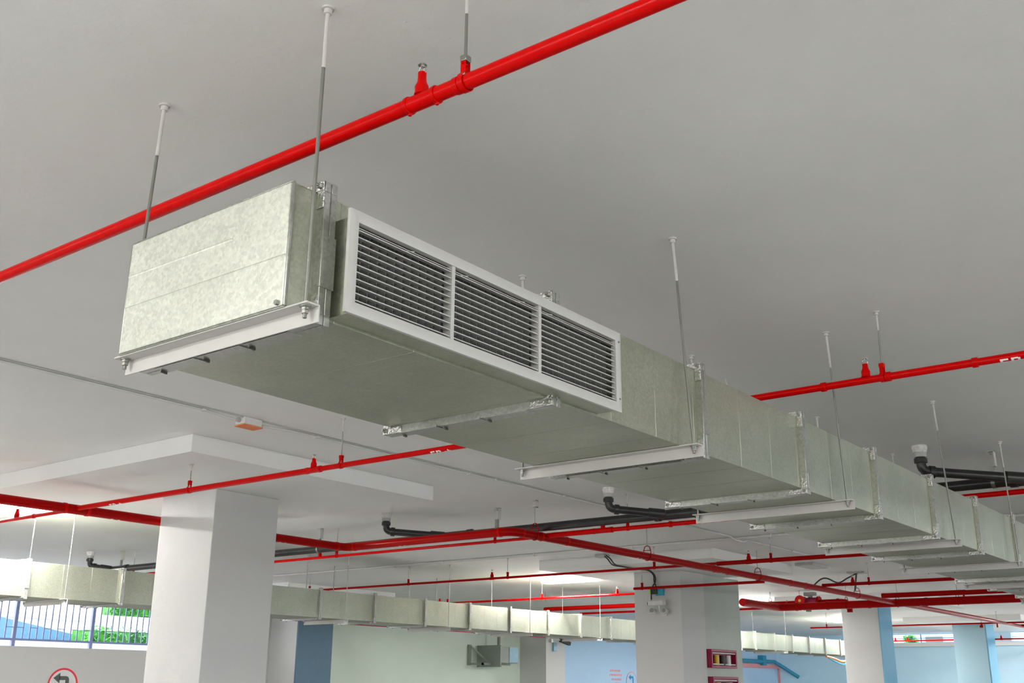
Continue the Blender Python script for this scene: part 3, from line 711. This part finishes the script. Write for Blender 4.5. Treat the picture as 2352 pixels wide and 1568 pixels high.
MB().cyl((ux-.02,vy+.05,uz-.18),(ux-.02,vy+.05,uz-.1),.06,n=14).build('drain_plug',GREENV,r)
for y in (vy+.9,vy-.6): collar(r,(ux,y,uz),(0,1,0),.07,.05,mat=RED2)
lx=21.9
r=thing('drain_line_pipe',(lx,8,CAMZ+1.63),'slim magenta pipe between the valve pipe and the very thick red pipe','pipe')
MB().cyl((lx,yat(1735,lx,CAMZ+1.67),CAMZ+1.67),(lx,yat(1925,lx,CAMZ+1.67),CAMZ+1.67),.026,n=14).build('pipe',REDM,r)
for px_ in (1760,1800,1846,1900): collar(r,(lx,yat(px_,lx,CAMZ+1.67),CAMZ+1.67),(0,1,0),.034,.05,mat=REDM)
ring_hanger((ux,yat(1770,ux,uz),uz),.06,CE,'black ring hanger on the elbowed valve pipe',mat=BLACKC,axis='y')
ring_hanger((xb,yat(1945,xb,VZ),VZ),.075,CE,'ring hanger on the very thick red pipe beside the valve',axis='y')
ring_hanger((xb,yat(2062,xb,VZ),VZ),.075,CE,'ring hanger on the very thick red pipe under the large duct, left of its ticks',axis='y')
ring_hanger((xb,yat(2200,xb,VZ),VZ),.075,CE,'ring hanger on the very thick red pipe near the right frame edge',axis='y')
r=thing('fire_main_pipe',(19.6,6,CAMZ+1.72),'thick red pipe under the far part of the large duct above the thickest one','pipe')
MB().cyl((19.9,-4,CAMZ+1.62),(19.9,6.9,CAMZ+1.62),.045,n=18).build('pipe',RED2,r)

# ================================================================== BLACK DRAIN
DX,DZ=9.92,CAMZ+1.725
r=thing('drain_pipe',(DX,6,DZ),'long black plastic drain pipe hung under the ceiling with slanting branches','pipe')
MB().cyl((DX,-4,DZ),(DX,15.4,DZ),.047,n=22).build('pipe',BLACK,r)
def branch(top_px, name_i):
    tp=onz(*top_px,CE); x,y=tp.x,tp.y
    s=MB().lathe([(.062,0),(.066,-.02),(.058,-.045),(.056,-.06)],(x,y,CE),16).build('mortar_plug',MORTAR,r)
    zb_=DZ+.075
    dy=-(DX-x)*1.25
    j=Vector((DX,y+dy,DZ))
    bend=Vector((x,y,zb_-.02))
    MB().tube(elbowed([(x,y,CE-.03),bend,j],.07,6),.041,18).build('branch_pipe',BLACK,r)
    MB().cyl((x,y,CE-.055),(x,y,CE-.10),.052,n=18).build('socket',GREYP,r,.004)
    MB().cyl((x,y,CE-.11),(x,y,CE-.15),.055,n=18).build('socket',BLACK,r,.004)
    d=(j-bend).normalized()
    MB().cyl(bend+d*.06,bend+d*.11,.053,n=18).build('socket',BLACK,r,.004)
    MB().cyl(j-d*.22,j-d*.05,.052,n=18).build('socket',BLACK,r,.004)
    MB().cyl((DX,j.y+.12,DZ),(DX,j.y-.30,DZ),.054,n=20).build('wye_body',BLACK,r,.004)
    MB().cyl((DX,j.y-.30,DZ),(DX,j.y-.38,DZ),.062,n=20).build('socket',BLACK,r,.006)
    MB().cyl((DX,j.y+.10,DZ),(DX,j.y+.17,DZ),.060,n=20).build('socket',BLACK,r,.006)
for i,tp in enumerate(((888,1178),(1397,1120),(2111,1024),(209,1267))): branch(tp,i)
def drain_hanger(px_, lab):
    y=yat(px_,DX,DZ); root=thing('pipe_hanger',(DX,y,DZ-.05),lab,'pipe hanger','channel hangers of the black drain')
    x=DX
    MB().box(x-.03,x+.03,y-.035,y-.03,CE-.13,CE).box(x-.03,x+.03,y-.035,y+.02,CE-.005,CE).box(x-.03,x+.03,y-.035,y+.02,CE-.135,CE-.13).build('channel_bracket',WPAINT,root)
    MB().cyl((x,y-.005,CE-.005),(x,y-.005,CE-.03),.009,n=6).build('bolt',ZINC,root)
    R=.052; pts=[]
    for k in range(13): t=-math.pi/2+math.pi*2*k/12; pts.append((x+R*math.cos(t),y,DZ+R*math.sin(t)))
    m=MB(); V=[];F=[]
    for k in range(24):
        t=2*math.pi*k/24
        for rr_,q in ((R-.003,-.016),(R,-.016),(R,.016),(R-.003,.016)): V.append((x+rr_*math.cos(t),y+q,DZ+rr_*math.sin(t)))
    for k in range(24):
        a=k*4;b=((k+1)%24)*4
        F+=[(a,a+1,b+1,b),(a+1,a+2,b+2,b+1),(a+2,a+3,b+3,b+2),(a+3,a,b,b+3)]
    m.add(V,F).build('pipe_band',ZINC,root)
    MB().box(x-.016,x+.016,y-.014,y+.014,DZ+R-.004,CE-.13).build('strap',ZINC,root)
for px_,lab in ((2283,'bright channel hanger on the black drain at right beyond the large duct'),(1142,'channel hanger on the black drain left of the second bend of the red main'),(733,'channel hanger on the black drain beside the large left column'),(277,'channel hanger on the black drain above the low duct at left')): drain_hanger(px_,lab)

# ================================================================== CONDUITS AND JUNCTION BOX
CY=6.72
r=thing('cable_conduit',(5,CY,CE-.03),'thin grey cable conduit clipped along the ceiling behind the large duct','conduit')
pts=[(-4,CY,CE-.014),(4.85,CY,CE-.014),(5.15,CY+.01,CE-.03)]
MB().tube(pts,.0105,10).tube([(5.43,CY+.01,CE-.03),(5.8,CY,CE-.014),(13.2,CY,CE-.014),(13.55,CY+.0,CE-.014),(13.75,CY-.0,CE-.05),(14.0,CY,CE-.05),(14.1,CY-.0,CE-.014),(16.6,CY,CE-.014)],.0105,10).build('conduit',CONDW,r)
MB().tube([(-4,CY-.028,CE-.008),(4.7,CY-.028,CE-.008),(5.2,CY-.04,CE-.008),(5.75,CY-.028,CE-.008),(13.2,CY-.028,CE-.008)],.005,8).build('thin_cable',GREYP,r)
for x in (1.2,2.6,4.85,6.0,7.0,8.0,8.4,9.6,11,12.4,14.6,15.6): MB().box(x-.012,x+.012,CY-.03,CY+.02,CE-.027,CE).build('saddle_clip',CONDW,r,.003)
jb=thing('junction_box',(5.29,CY,CE-.07),'small ceiling junction box with an orange cover on the grey conduit','junction box')
MB().box(5.20,5.38,CY-.055,CY+.055,CE-.062,CE).build('box_body',CONDW,jb,.008)
MB().box(5.195,5.385,CY-.06,CY+.06,CE-.072,CE-.062).build('cover',ORANGE,jb,.003)
MB().cyl((5.17,CY,CE-.03),(5.20,CY,CE-.03),.016,n=12).cyl((5.38,CY,CE-.03),(5.41,CY,CE-.03),.016,n=12).build('cable_gland',GREYP,jb)
VXC=13.78
r=thing('cable_conduit',(VXC,8,CE-.03),'white conduit crossing the ceiling from left to right behind the red main','conduit')
MB().cyl((VXC,-4,CE-.02),(VXC,18.9,CE-.02),.02,n=12).build('conduit',CONDW,r)
for y in (3.2,4.8,6.2,8.4,10.2,12.1,13.2,15.6): MB().box(VXC-.03,VXC+.03,y-.012,y+.012,CE-.044,CE).build('saddle_clip',CONDW,r,.003)

# ================================================================== LAMPS
def batten_lamp(x, y, axis, watts, label):
    root=thing('batten_lamp',(x,y,CE-.075),label,'lamp','ceiling batten lamps')
    hx,hy=(.62,.11) if axis=='x' else (.11,.62)
    MB().box(x-hx,x+hx,y-hy,y+hy,CE-.035,CE).build('lamp_body',OFFW,root,.005)
    g=(.60,.125) if axis=='x' else (.125,.60)
    MB().box(x-g[0],x+g[0],y-g[1],y+g[1],CE-.085,CE-.036).build('diffuser',TUBE,root,.02)
    # the tubes shine down and to both long sides
    for k,(tilt,sh) in enumerate(((0,.6),(62,.2),(-62,.2)) if axis=='x' else ((0,.8),(62,.1),(-62,.1))):
        ld=bpy.data.lights.new('tube_light','AREA'); ld.shape='RECTANGLE'
        ld.size=1.15 if axis=='x' else .12; ld.size_y=.12 if axis=='x' else 1.15
        ld.energy=watts*sh; ld.color=(1,.985,.95)
        lo=bpy.data.objects.new('tube_light',ld); COL.objects.link(lo); lo.parent=root
        t=math.radians(tilt)
        if axis=='x': lo.rotation_euler=(t,0,0); lo.location=(0,math.sin(t)*.15,-.03)
        else: lo.rotation_euler=(0,t,0); lo.location=(-math.sin(t)*.15,0,-.03)
    return root
LL=['glowing twin tube lamp beside the red main at the left frame edge','glowing ceiling lamp left of the camera column','ceiling lamp hidden behind the camera column','ceiling lamp beyond the third column','added unseen ceiling lamp brightening the far wall, right of the frame','ceiling lamp behind the viewpoint beside the large duct','ceiling lamp behind the viewpoint at right','ceiling lamp behind the viewpoint at left','ceiling lamp right of the frame, nearest','ceiling lamp right of the frame, second','ceiling lamp right of the frame, third']
for i,(x,y,ax,wt) in enumerate(LAMPS): batten_lamp(x,y,ax,wt,LL[i])

# ================================================================== CAMERA, BOXES ON THE COLUMN
CX=15.9
cc=onx(1500,1392,CX-.22)
r=thing('security_camera',(CX,9.1,CAMZ+1.15),'white bullet security camera with two round lamps on the middle column','camera')
bx=CX-.16
a=onx(1485,1386,bx); b=onx(1532,1383,bx-.02)
d=(a-b).normalized()
ctr=(a+b)/2
MB().obox(ctr,(d,d.cross(Vector((0,0,1))),(0,0,1)),(.15,.045,.04)).build('housing',CAMW,r,.012)
MB().obox(ctr+Vector((0,0,.045))+d*.02,(d,d.cross(Vector((0,0,1))),(0,0,1)),(.17,.055,.006)).build('sun_shield',CAMW,r,.003)
MB().cyl(ctr+d*.15,ctr+d*.165,.032,n=16).build('lens',LENS,r)
p=onx(1522,1405,CX-.06)
MB().box(CX-.03,CX,p.y-.06,p.y+.06,p.z-.06,p.z+.06).tube([(CX-.02,p.y,p.z),(bx+.02,p.y,p.z+.01),(bx,ctr.y-.03,ctr.z-.03)],.016,10).build('wall_bracket',CAMW,r,.002)
for (qx,qy) in ((1500,1402),(1527,1402)):
    q=onx(qx,qy,CX-.13); MB().cyl((CX-.17,q.y,q.z),(CX-.08,q.y,q.z-.01),.05,.04,n=18).build('spot_lamp',CAMW,r,.004); MB().cyl((CX-.173,q.y,q.z),(CX-.17,q.y,q.z),.04,n=16).build('spot_lens',BOXG,r)
q=onx(1509,1359,CX-.04)
r=thing('power_box',(CX,q.y,q.z-.05),'tiny teal and black box above the security camera on the column','box')
MB().box(CX-.07,CX,q.y-.12,q.y+.02,q.z-.055,q.z+.055).build('teal_case',TEAL,r,.006)
MB().box(CX-.085,CX-.0,q.y-.03,q.y+.10,q.z-.035,q.z+.05).build('black_plug',BLACKC,r,.006)
MB().box(CX-.08,CX-.01,q.y+.10,q.y+.13,q.z-.02,q.z+.05).build('lime_cap',GREENL,r,.004)
# black cables drooping from the ceiling box to the camera
r=thing('black_cable',(15.3,9.3,3.2),'pair of drooping black cables running to the security camera','cable')
A=onz(1392,1272,CE); A2=onx(1420,1300,14.9)
def cabl(off):
    P=[(A.x,A.y+off,CE-.02)]
    pts_px=[(1402,1283,14.3),(1413,1296,14.55),(1432,1301,14.8),(1462,1306,15.2),(1490,1309,15.55),(1503,1320,15.8),(1505,1335,15.86)]
    for (u,v,x) in pts_px:
        q=onx(u,v,x); P.append((q.x,q.y+off,q.z))
    return P
e1=onx(1497,1352,15.84); e2=onx(1496,1384,15.72); e3=onx(1509,1352,15.84)
def smooth_path(P,n=5):
    P=[Vector(p) for p in P]; out=[]
    for i in range(len(P)-1):
        p0=P[max(i-1,0)];p1=P[i];p2=P[i+1];p3=P[min(i+2,len(P)-1)]
        for k in range(n):
            t=k/n; out.append(.5*((2*p1)+(-p0+p2)*t+(2*p0-5*p1+4*p2-p3)*t*t+(-p0+3*p1-3*p2+p3)*t**3))
    out.append(P[-1]); return out
MB().tube(smooth_path(cabl(0)+[e1,e2]),.011,8).build('cable',BLACKC,r); MB().tube(smooth_path(cabl(.05)[:3]+cabl(.02)[3:]+[e3]),.011,8).build('cable',BLACKC,r)
r=thing('junction_box',(A.x,A.y,CE-.05),'grey ceiling box where the drooping black cables start','junction box')
MB().box(A.x-.08,A.x+.08,A.y-.02,A.y+.16,CE-.05,CE).build('box_body',GREYP,r,.006)
# hanging cable by the far dark red branch
r=thing('black_cable',(17.6,6.5,3.2),'wavy black cable looping up to the ceiling at right below the large duct','cable')
q=onz(1969,1313,CE); qx=q.x-.05
P=[onx(u,v,qx) for u,v in ((1870,1343),(1885,1330),(1900,1328),(1925,1338),(1945,1328),(1960,1320),(1969,1315.5))]
MB().tube(smooth_path(P),.013,8).build('cable',BLACKC,r)
P=[onx(1967,1316,qx),onx(1965,1340,qx),onx(1964,1356,qx)]
MB().tube(smooth_path(P),.016,8).build('hanging_end',BLACKC,r)
MB().box(q.x-.1,q.x+.1,q.y-.16,q.y+.16,CE-.03,CE).build('ceiling_plate',GREYP,r,.005)
q=onz(1865,1296,CE)
r=thing('junction_box',(q.x,q.y,CE-.05),'grey ceiling box with two conduits right of the middle slab panel','junction box')
MB().box(q.x-.35,q.x+.35,q.y-.16,q.y+.16,CE-.045,CE).build('box_body',GREYP,r,.006)

q=onz(1669,872,CE)
r=thing('ceiling_hook',(q.x,q.y,CE-.06),'small white hook with a ring in the ceiling above the large duct','hook')
MB().tube([(q.x-.02,q.y,CE),(q.x-.005,q.y,CE-.03),(q.x,q.y,CE-.055)],.005,8).build('shank',WPAINT,r)
MB().tube([(q.x,q.y+.012*math.cos(t*.7),CE-.066+.012*math.sin(t*.7)) for t in range(10)],.003,6).build('eye',WPAINT,r)
# fire hose cabinets on the pier
def cabinet(x0,x1,z0,z1,lab,seed):
    y=8.82; root=thing('fire_cabinet',((x0+x1)/2,y,z0),lab,'cabinet','red fire cabinets on the pier')
    m=MB(); t=.04; d=.10
    m.box(x0,x1,y-d,y,z0,z0+t).box(x0,x1,y-d,y,z1-t,z1).box(x0,x0+t,y-d,y,z0+t,z1-t).box(x1-t,x1,y-d,y,z0+t,z1-t)
    m.build('frame',REDM,root,.003); MB().box(x0+t,x1-t,y-.02,y-.002,z0+t,z1-t).build('back_panel',REDM,root)
    MB().box(x0+t+.01,x1-t-.01,y-d+.005,y-d+.012,z0+t+.01,z0+t+.03).box(x0+t+.01,x1-t-.01,y-d+.005,y-d+.012,z1-t-.03,z1-t-.01).build('door_rail',WPAINT,root)
    w_=x1-x0
    for k,mt in ((.26,YELL),(.50,BLACKC),(.72,SIGNW)):
        xx=x0+w_*k; MB().cyl((xx,y-.06,z0+t+.005),(xx,y-.06,z1-t-.05),.045,n=14).build('bottle',mt,root)
    return root
cabinet(16.72,17.64,CAMZ+.325,CAMZ+.625,'magenta red fire cabinet on the pier, the upper one',1)
cabinet(16.74,17.66,CAMZ-.12,CAMZ+.188,'magenta red fire cabinet on the pier, cut by the bottom frame edge',2)

# ================================================================== THINGS ON THE LEFT WALLS
# round no-entry style arrow sign
WY=19.0
c=ony(142,1573,WY); 
r=thing('road_sign',(c.x,WY,c.z-.32),'round white sign with red rim and dark left turn arrow on the left wall','sign')
R=.30
MB().cyl((c.x,WY-.02,c.z),(c.x,WY,c.z),R,n=48).build('disc',SIGNW,r)
V=[];F=[];N=48
for k in range(N):
    t=2*math.pi*k/N
    for rr_,yy in ((R,WY-.022),(R-.035,WY-.022),(R-.035,WY-.0195),(R,WY-.0195)): V.append((c.x+rr_*math.cos(t),yy,c.z+rr_*math.sin(t)))
for k in range(N):
    a=k*4;b=((k+1)%N)*4
    F+=[(a,a+1,b+1,b),(a+1,a+2,b+2,b+1),(a+2,a+3,b+3,b+2),(a+3,a,b,b+3)]
MB().add(V,F).build('rim',SIGNR,r)
def arrow(cx,cz,y,s,mat,root):
    m=MB(); d=.003
    m.prism([(cx-.17*s,cz+.09*s),(cx-.06*s,cz+.17*s),(cx-.06*s,cz+.01*s)],'xz',y-d,y)
    pts=[(cx-.07*s,cz+.12*s),(cx+.05*s,cz+.12*s),(cx+.085*s,cz+.105*s),(cx+.10*s,cz+.07*s),(cx+.10*s,cz-.17*s),(cx+.04*s,cz-.17*s),(cx+.04*s,cz+.06*s),(cx-.07*s,cz+.06*s)]
    m.prism(pts,'xz',y-d,y); m.build('arrow',mat,root)
arrow(c.x,c.z+.02,WY-.021,1.15,SIGNK,r)
# blue arrow sign and lettering on the blue tinted wall
c=ony(1450,1566,WY)
r=thing('road_sign',(c.x,WY,c.z-.3),'pale round sign with blue arrow on the blue tinted wall left of the camera column','sign')
MB().cyl((c.x,WY-.02,c.z),(c.x,WY,c.z),.32,n=40).build('disc',SKYLITW,r)
V=[];F=[];R=.32
for k in range(N):
    t=2*math.pi*k/N
    for rr_,yy in ((R,WY-.022),(R-.025,WY-.022),(R-.025,WY-.0195),(R,WY-.0195)): V.append((c.x+rr_*math.cos(t),yy,c.z+rr_*math.sin(t)))
MB().add(V,F or [q for k in range(N) for q in ((k*4,k*4+1,((k+1)%N)*4+1,((k+1)%N)*4),(k*4+1,k*4+2,((k+1)%N)*4+2,((k+1)%N)*4+1),(k*4+3,k*4,((k+1)%N)*4,((k+1)%N)*4+3))]).build('rim',PINK,r)
arrow(c.x,c.z+.05,WY-.021,1.1,SIGNB,r)
c=ony(1415,1552,WY)
r=thing('wall_notice',(c.x,WY,c.z-.3),'faint pink lines of writing on the blue tinted wall beside the round sign','sign')
m=MB()
for k,(w0,w1) in enumerate(((-.34,.26),(-.36,.34),(-.25,.30),(-.05,.22))):
    z=c.z+.16-.13*k; x=c.x+w0
    while x<c.x+w1:
        L=random.choice((.04,.06,.09)); m.box(x,min(x+L,c.x+w1),WY-.004,WY,z-.03,z+.03); x+=L+.025
m.build('lettering',PINK,r)
# wall bracket with control box
WY2=19.0
def bpt(px_,py_): return ony(px_,py_,WY2-.45)
a=bpt(1127,1485); b=bpt(1149,1523); e=bpt(1169,1523)
r=thing('control_box',(a.x,18.6,b.z),'grey green box on a triangular wall bracket beyond the low duct','box')
x0,x1,xe=a.x,b.x,e.x
MB().box(x0,xe,18.25,18.85,b.z,a.z).build('case',BOXG,r,.01)
MB().box(x1,xe,18.235,18.25,b.z+.02,a.z).build('front_panel',BOXB,r,.003)
k=bpt(1106,1484); k2=bpt(1106,1527)
MB().box(k.x-.04,k.x+.04,18.92,18.995,k2.z,k.z+.05).box(k.x,xe,18.5,18.55,b.z-.05,b.z).box(k.x,k.x+.05,18.5,18.995,b.z-.05,b.z).tube([(k.x,18.9,k.z),(x0,18.6,b.z)],.025,8)  .box(x0-.02,x0+.03,18.2,18.995,b.z-.10,a.z+.04).build('bracket',BOXG,r)
MB().cyl((x1,18.6,a.z),(x1,18.6,CE-.002),.045,n=12).build('riser_conduit',BOXG,r)
# tiny camera on the corner pillar
q=ony(1277,1474,18.1)
r=thing('security_camera',(q.x,18.1,q.z-.1),'tiny dark security camera high on the small corner pillar','camera')
MB().box(q.x-.35,q.x-.27,18.0,18.1,q.z-.02,q.z+.06).tube([(q.x-.3,18.05,q.z+.03),(q.x-.05,17.9,q.z+.05)],.02,8).build('arm',CAMW,r)
MB().obox((q.x+.08,17.85,q.z),((1,-.3,-.3),(0,1,0),(.3,0,1)),(.17,.05,.05)).build('housing',BLACKC,r,.01)
q=ony(1272,1484,18.1); MB().box(q.x-.08,q.x+.08,18.04,18.1,q.z-.13,q.z+.1).build('power_case',BOXB,r,.01)

# ================================================================== LEFT OPENING: RAILING AND WHAT LIES BEYOND
zr=ony(203,1474,19.15).z
r=thing('window_railing',(6,19.15,SILL),'lilac blue metal railing of thin bars in the long opening at left','railing')
posts=[ony(35,1430,19.15).x+1.52*k for k in range(-10,4)]
for x in posts: 
    if x<OPX: MB().box(x-.03,x+.03,19.12,19.18,SILL,CE).build('post',RAILM,r)
MB().box(-6.5,OPX,19.13,19.17,zr-.02,zr+.015).build('bottom_rail',RAILM,r)
zrow=[zr+.36,zr+.78]
zk=ony(203,1475,20).z
struct('trim_6', MB().box(-8,16,20,20.3,-.3,zk), CONCW, 'white kerb wall just outside the barred opening')
for i in range(len(posts)-1):
    a,b=posts[i]+.03,min(posts[i+1]-.03,OPX)
    if a>=OPX: break
    m=MB(); n=11
    for k in range(1,n): x=a+(b-a)*k/n; m.box(x-.009,x+.009,19.141,19.159,zr,CE)
    for k in range(0,n,2):
        xa=a+(b-a)*k/n; xb_=a+(b-a)*(k+1)/n; m.box(xa,xb_,19.146,19.154,zr+.20,zr+.212).box(xa,xb_,19.146,19.154,zr+.98,zr+.992)
    m.build('bar_panel',RAILM,r)
r=thing('boundary_building',(9,31,0),'white rendered building band seen through the barred opening','building')
MB().box(-30,40,31,33,-.3,CAMZ+2.02).build('parapet',CONCW,r)
MB().box(-30,40,30.9,31,CAMZ+1.80,CAMZ+1.95).build('cornice',GREYP,r)
r=thing('shed',(10,30,0),'low shed with a blue metal roof seen through the barred opening','building')
xa=ony(0,1440,28).x-6; xc=ony(235,1470,28).x
MB().prism([(xa,CAMZ+.2),(xc,CAMZ+.2),(xc,CAMZ+1.12),(xa+6,CAMZ+1.62),(xa,CAMZ+1.9)],'xz',28,29).build('roof',ROOFB,r)
MB().box(xa,xc,28.2,28.9,-.3,CAMZ+.2).build('wall',CONCW,r)
def hedge(x0,x1,y0,y1,z0,z1,lab,n=1500):
    m=MB()
    m.box(x0+.1,x1-.1,y0+.3,y1-.1,-.3,z1-.1)
    for i in range(n):
        p=Vector((random.uniform(x0,x1),random.uniform(y0,y0+.25),random.uniform(z0,z1)))
        a=Vector((random.uniform(-1,1),random.uniform(-1,1),random.uniform(-1,1))).normalized(); b=a.orthogonal().normalized(); s=random.uniform(.05,.11)
        m.add([p-a*s,p+b*s*.5,p+a*s,p-b*s*.5],[(0,1,2,3)])
    o=m.build('hedge',LEAF,None,smooth=False); return props(o,lab,'hedge',None,'stuff')
hx=ony(200,1470,26).x
hedge(hx,hx+5,26,27,CAMZ+.3,CAMZ+1.42,'bright green hedge seen low through the barred opening')
hx=ony(262,1395,34).x
hedge(hx,hx+6,34,35,CAMZ+1.98,CAMZ+3.0,'green tree leaves seen high through the barred opening')

# ================================================================== FAR RIGHT AREA
# handrail
def fp(px_,py_,x=FW-.12): return onx(px_,py_,x)
r=thing('handrail',(FW,20,3),'blue ramp handrail on the bright far wall right of the camera column','handrail')
P=[ony(1700,1516,18.85),ony(1745,1518,18.85),ony(1778,1519,18.85),onx(1835,1555,FW-.15)]
MB().tube(P,.07,10).build('rail',HANDR,r)
q=ony(1750,1514,18.9); MB().box(q.x-.15,q.x+.15,18.78,19,q.z-.22,q.z+.15).build('rail_bracket',HANDR,r)
r=thing('door_frame',(34,19,0),'thin pink red frame on the bright wall below the blue handrail','frame')
a=ony(1700,1527,18.97); b=ony(1790,1532,18.97); 
MB().box(a.x,b.x,18.92,19,a.z-.07,a.z+.07).box(b.x-.12,b.x,18.92,19,a.z-4.9 if a.z>4.9 else 0,a.z-.07).build('frame_bar',PINK,r)
# black pipe on the far wall
r=thing('drain_pipe',(FW-1.5,8,3),'dark drain pipe with cyan couplings high along the far wall','pipe')
a=onx(2060,1437,FW-1.2); b=onx(2270,1428,FW-1.2); zc=(a.z+b.z)/2
MB().cyl((FW-1.2,-8,zc),(FW-1.2,18.8,zc),.11,n=16).build('pipe',BLACK,r)
for px_ in (1901,2066,2267): y=yat(px_,FW-1.2,zc); MB().cyl((FW-1.2,y-.13,zc),(FW-1.2,y+.13,zc),.135,n=18).build('coupling',BLUEJ,r); MB().cyl((FW-1.2,y,zc),(FW-1.2,y,CE),.02,n=8).build('hanger_rod',ZINC,r)
# drooping orange cable under the stepped duct
r=thing('orange_cable',(29,12.4,CAMZ+.9),'drooping orange and blue cable loop under the end of the stepped duct','cable')
P=[ony(1898,1507,D2Y0),ony(1916,1512,D2Y0),ony(1934,1519,D2Y0),ony(1955,1515,D2Y0)]
MB().tube(smooth_path(P),.035,8).build('orange_strand',ORANGE,r)
P=[p+Vector((0,0,-.07)) for p in P]; P[0].z+=.07
MB().tube(smooth_path(P),.022,8).build('blue_strand',HANDR,r)
# view outside the far strip openings
hedge(58,59,2,9,2.4,6.0,'green leaves seen through the far strip opening',300) if False else None
m=MB()
def hedge_x(x,y0,y1,z0,z1,lab,n):
    m=MB().box(x+.35,x+1,y0+.1,y1-.1,-.3,z1-.1)
    for i in range(n):
        p=Vector((random.uniform(x,x+.3),random.uniform(y0,y1),random.uniform(z0,z1)))
        a=Vector((random.uniform(-1,1),random.uniform(-1,1),random.uniform(-1,1))).normalized(); b=a.orthogonal().normalized(); s=random.uniform(.07,.15)
        m.add([p-a*s,p+b*s*.5,p+a*s,p-b*s*.5],[(0,1,2,3)])
    return props(m.build('bush',LEAF,None,smooth=False),lab,'bush',None,'stuff')
g0=onx(2098,1465,48); g1=onx(2076,1465,48)
hedge_x(48,g0.y,g1.y,CAMZ+1.5,CAMZ+2.2,'green bush seen through the far strip opening',260)
r=thing('parked_van',(47,10,0),'dark violet vehicle side seen through the far strip opening','vehicle')
a=onx(2170,1460,47); b=onx(2120,1460,47)
MB().box(47,49,a.y,b.y,1.6,onx(2140,1456,47).z).build('body',RAILM,r,.05)
MB().box(46.97,47,a.y+.1,b.y-.1,2.5,onx(2140,1462,47).z).build('side_panel',SIGNK,r)
r=thing('window_railing',(FW+.15,8,zb),'thin railing in the far strip opening','railing')
for i,(y0_,y1_) in enumerate(ops):
    MB().box(FW+.14,FW+.17,y0_,y1_,zb+.14,zb+.16).build('rail',RAILM,r)
    y=y0_
    m=MB()
    while y<y1_: m.box(FW+.13,FW+.18,y,y+.04,zb,zt); y+=1.3
    m.build('post_set',RAILM,r)
